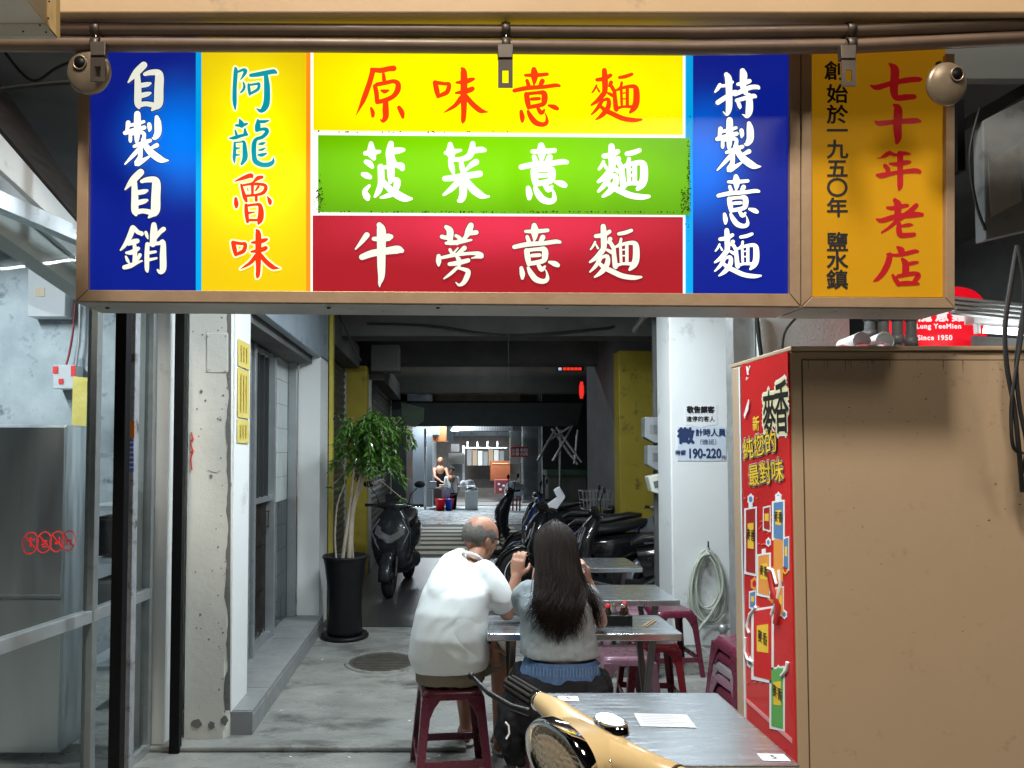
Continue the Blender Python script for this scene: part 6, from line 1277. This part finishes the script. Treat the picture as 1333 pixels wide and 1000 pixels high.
wm2 = small_person(588, 613, 20.2, 'woman in a white shirt and dark apron straps, back turned, beside the counter', (cloth_w, True), MATS['black jacket cloth'], hairm, (((-.04,-.05,-.26),(-.16,-.1,-.02)),((.04,-.08,-.26),(.02,-.2,.0))), sc=.86)
c = fx(588,613,20.2)
rel(MB().beam(c+V(-.07,-.16,-.2), c+V(.06,-.17,-.62), .025, .012).beam(c+V(.07,-.165,-.2), c+V(-.06,-.175,-.62), .025, .012).box(c.x-.17,c.x+.17,c.y-.19,c.y-.175,c.z-.66,c.z-.62).build('apron_strap', MATS['black jacket cloth']), wm2)
# right of the street opening: leaning poles, green counter, wall bits
e = empty('folding_stand', 'tangle of leaning metal stand poles right of the street opening', 'stand', P(735,600,14))
for (a, b_) in (((718,558),(752,605)),((724,556),(757,602)),((712,575),(742,556)),((700,600),(722,560)),((730,560),(728,640)),((745,555),(720,600)),((752,560),(748,604))):
    rel(MB().tube([P(*a,14), P(*b_,13.8)], .025, 6).build('pole', galv), e)
e = empty('street_counter', 'green topped counter standing right of the street opening', 'counter', P(740,620,14)); rel(MB().prism([P(712,612,14),P(765,612,14),P(765,619,14),P(712,619,14)], (0,.6,0)).build('top', mat('dim green', (.05,.1,.06), .5)), e); rel(MB().prism([P(714,619,14.05),P(763,619,14.05),P(763,668,14.05),P(714,668,14.05)], (0,.5,0)).build('body', darkwall), e)
T(MB().box(2.55,8,18.4,18.6,0,5).build('wall', mat('dim street wall', (.05,.055,.06), .8)), 'dim building wall across the street right of the shutter', 'wall')
e = T(MB().box(-1.42,-.72,13.6,16.4,0,2.6).build('wall', mat('dark tiles', (.06,.07,.08), .35)), 'dark tiled wall end left of the street opening', 'wall')
T(MB().prism([P(522,524,12),P(552,531,12),P(551,548,12),P(540,556,12),P(524,552,12)], (0,.1,0)).build('folded_awning', mat('pale green canvas', (.16,.22,.16), .7, col2=(.2,.27,.2), scale=5)), 'pale green folded canvas by the dark left wall near the street', 'canvas')
# ------------------------------------------------------------ lamps
def lampobj(name, kind, loc, energy, col, size=.3, sizey=None, rot=(0,0,0), spread=None):
    ld = bpy.data.lights.new(name, kind); ld.energy = energy; ld.color = col
    if kind == 'AREA':
        ld.shape = 'RECTANGLE' if sizey else 'SQUARE'; ld.size = size
        if sizey: ld.size_y = sizey
        if spread: ld.spread = spread
    else: ld.shadow_soft_size = size
    o = bpy.data.objects.new(name, ld); C.objects.link(o); o.location = loc; o.rotation_euler = rot; return o
tubem = mat('lit fluorescent tube', (.9,.9,.9), .4, emis=(.85,.95,1.), es=6)
def fluo(x, y, z, rz, lab, e, L=1.2, col=(.86,.95,1.), group='fluorescent ceiling lights'):
    t = empty('fluorescent_light', lab, 'light', (x, y, z), rz, group)
    MB().box(-L/2-.02, L/2+.02, -.04, .04, 0, .05).build('housing', MATS['white wall paint'], t, .006)
    MB().tube([(-L/2,0,-.02),(L/2,0,-.02)], .013, 12).build('tube', tubem, t)
    for s in (-1, 1): MB().box(s*L/2-.012, s*L/2+.012, -.015, .015, -.04, -.001).build('socket', paper, t)
    a = lampobj('tube_glow', 'AREA', (0,0,-.05), e, col, L, .06); a.parent = t
    return t
fluo(.1, 3.3, 3.2, 0, 'fluorescent tube light on the ceiling above the couple', 84)
fluo(.9, 5.0, 3.2, 0, 'fluorescent tube light on the ceiling above the far tables', 84)
fluo(.9, 8.5, 3.2, 0, 'unseen dim tube added as fill light over the parked scooters', 16)  # added fill behind the beam, brightens the dark corridor
fluo(.6, 11.9, 3.72, 0, 'unseen dim tube added as fill light at the street end of the arcade', 15)  # another added fill tube, out of view, for the far corridor
fluo(-3.2, 3.9, 3.1, R(90), 'unseen tube light added inside the glazed shop', 80)  # added tube, out of view, lights the shop interior
fluo(1.0, 22.2, 2.7, 0, 'fluorescent tube light inside the far shop', 260, group='far shop lights')
fluo(-.2, 20.3, 2.9, 0, 'fluorescent tube light over the cooking counter of the far shop', 200, group='far shop lights')
g_ = lampobj('tube_glow', 'AREA', P(1320,440,3.06), 6, (.88,.96,1.), .6, .05); g_.parent = fl2; g_.matrix_parent_inverse = Matrix.Translation(-fl2.location); g_.rotation_euler = (R(-60),0,0)
e = empty('flood_lamp', 'warm flood lamp fixed above the street in front of the shop', 'lamp', (-.62, -.8, 6.8))
Mf = (Vector((1.6,2.4,1.6))-Vector((-.62,-.8,6.8))).to_track_quat('-Z', 'Y')
MB().lathe([(0,.12),(.06,.12),(.2,.03),(.2,.0),(.18,.0),(.05,.1)], (0,0,0), 24, M=Mf.to_matrix()).build('reflector', galv, e)
a = lampobj('flood_glow', 'AREA', (0,0,0), 500, (1.,.91,.79), .9); a.rotation_euler = Mf.to_euler(); a.parent = e
e2 = empty('flood_lamp', 'unseen fill lamp added high over the street on the right', 'lamp', (2.6, -1.6, 5.6))  # added fill lamp, no known source: lightens the shade at the front
M2 = (Vector((1.2,2.2,1.9))-Vector((2.6,-1.6,5.6))).to_track_quat('-Z', 'Y')
MB().lathe([(0,.12),(.06,.12),(.2,.03),(.2,.0),(.18,.0),(.05,.1)], (0,0,0), 24, M=M2.to_matrix()).build('reflector', galv, e2)
a2 = lampobj('flood_glow', 'AREA', (0,0,0), 80, (1.,.90,.76), 1.2); a2.rotation_euler = M2.to_euler(); a2.parent = e2
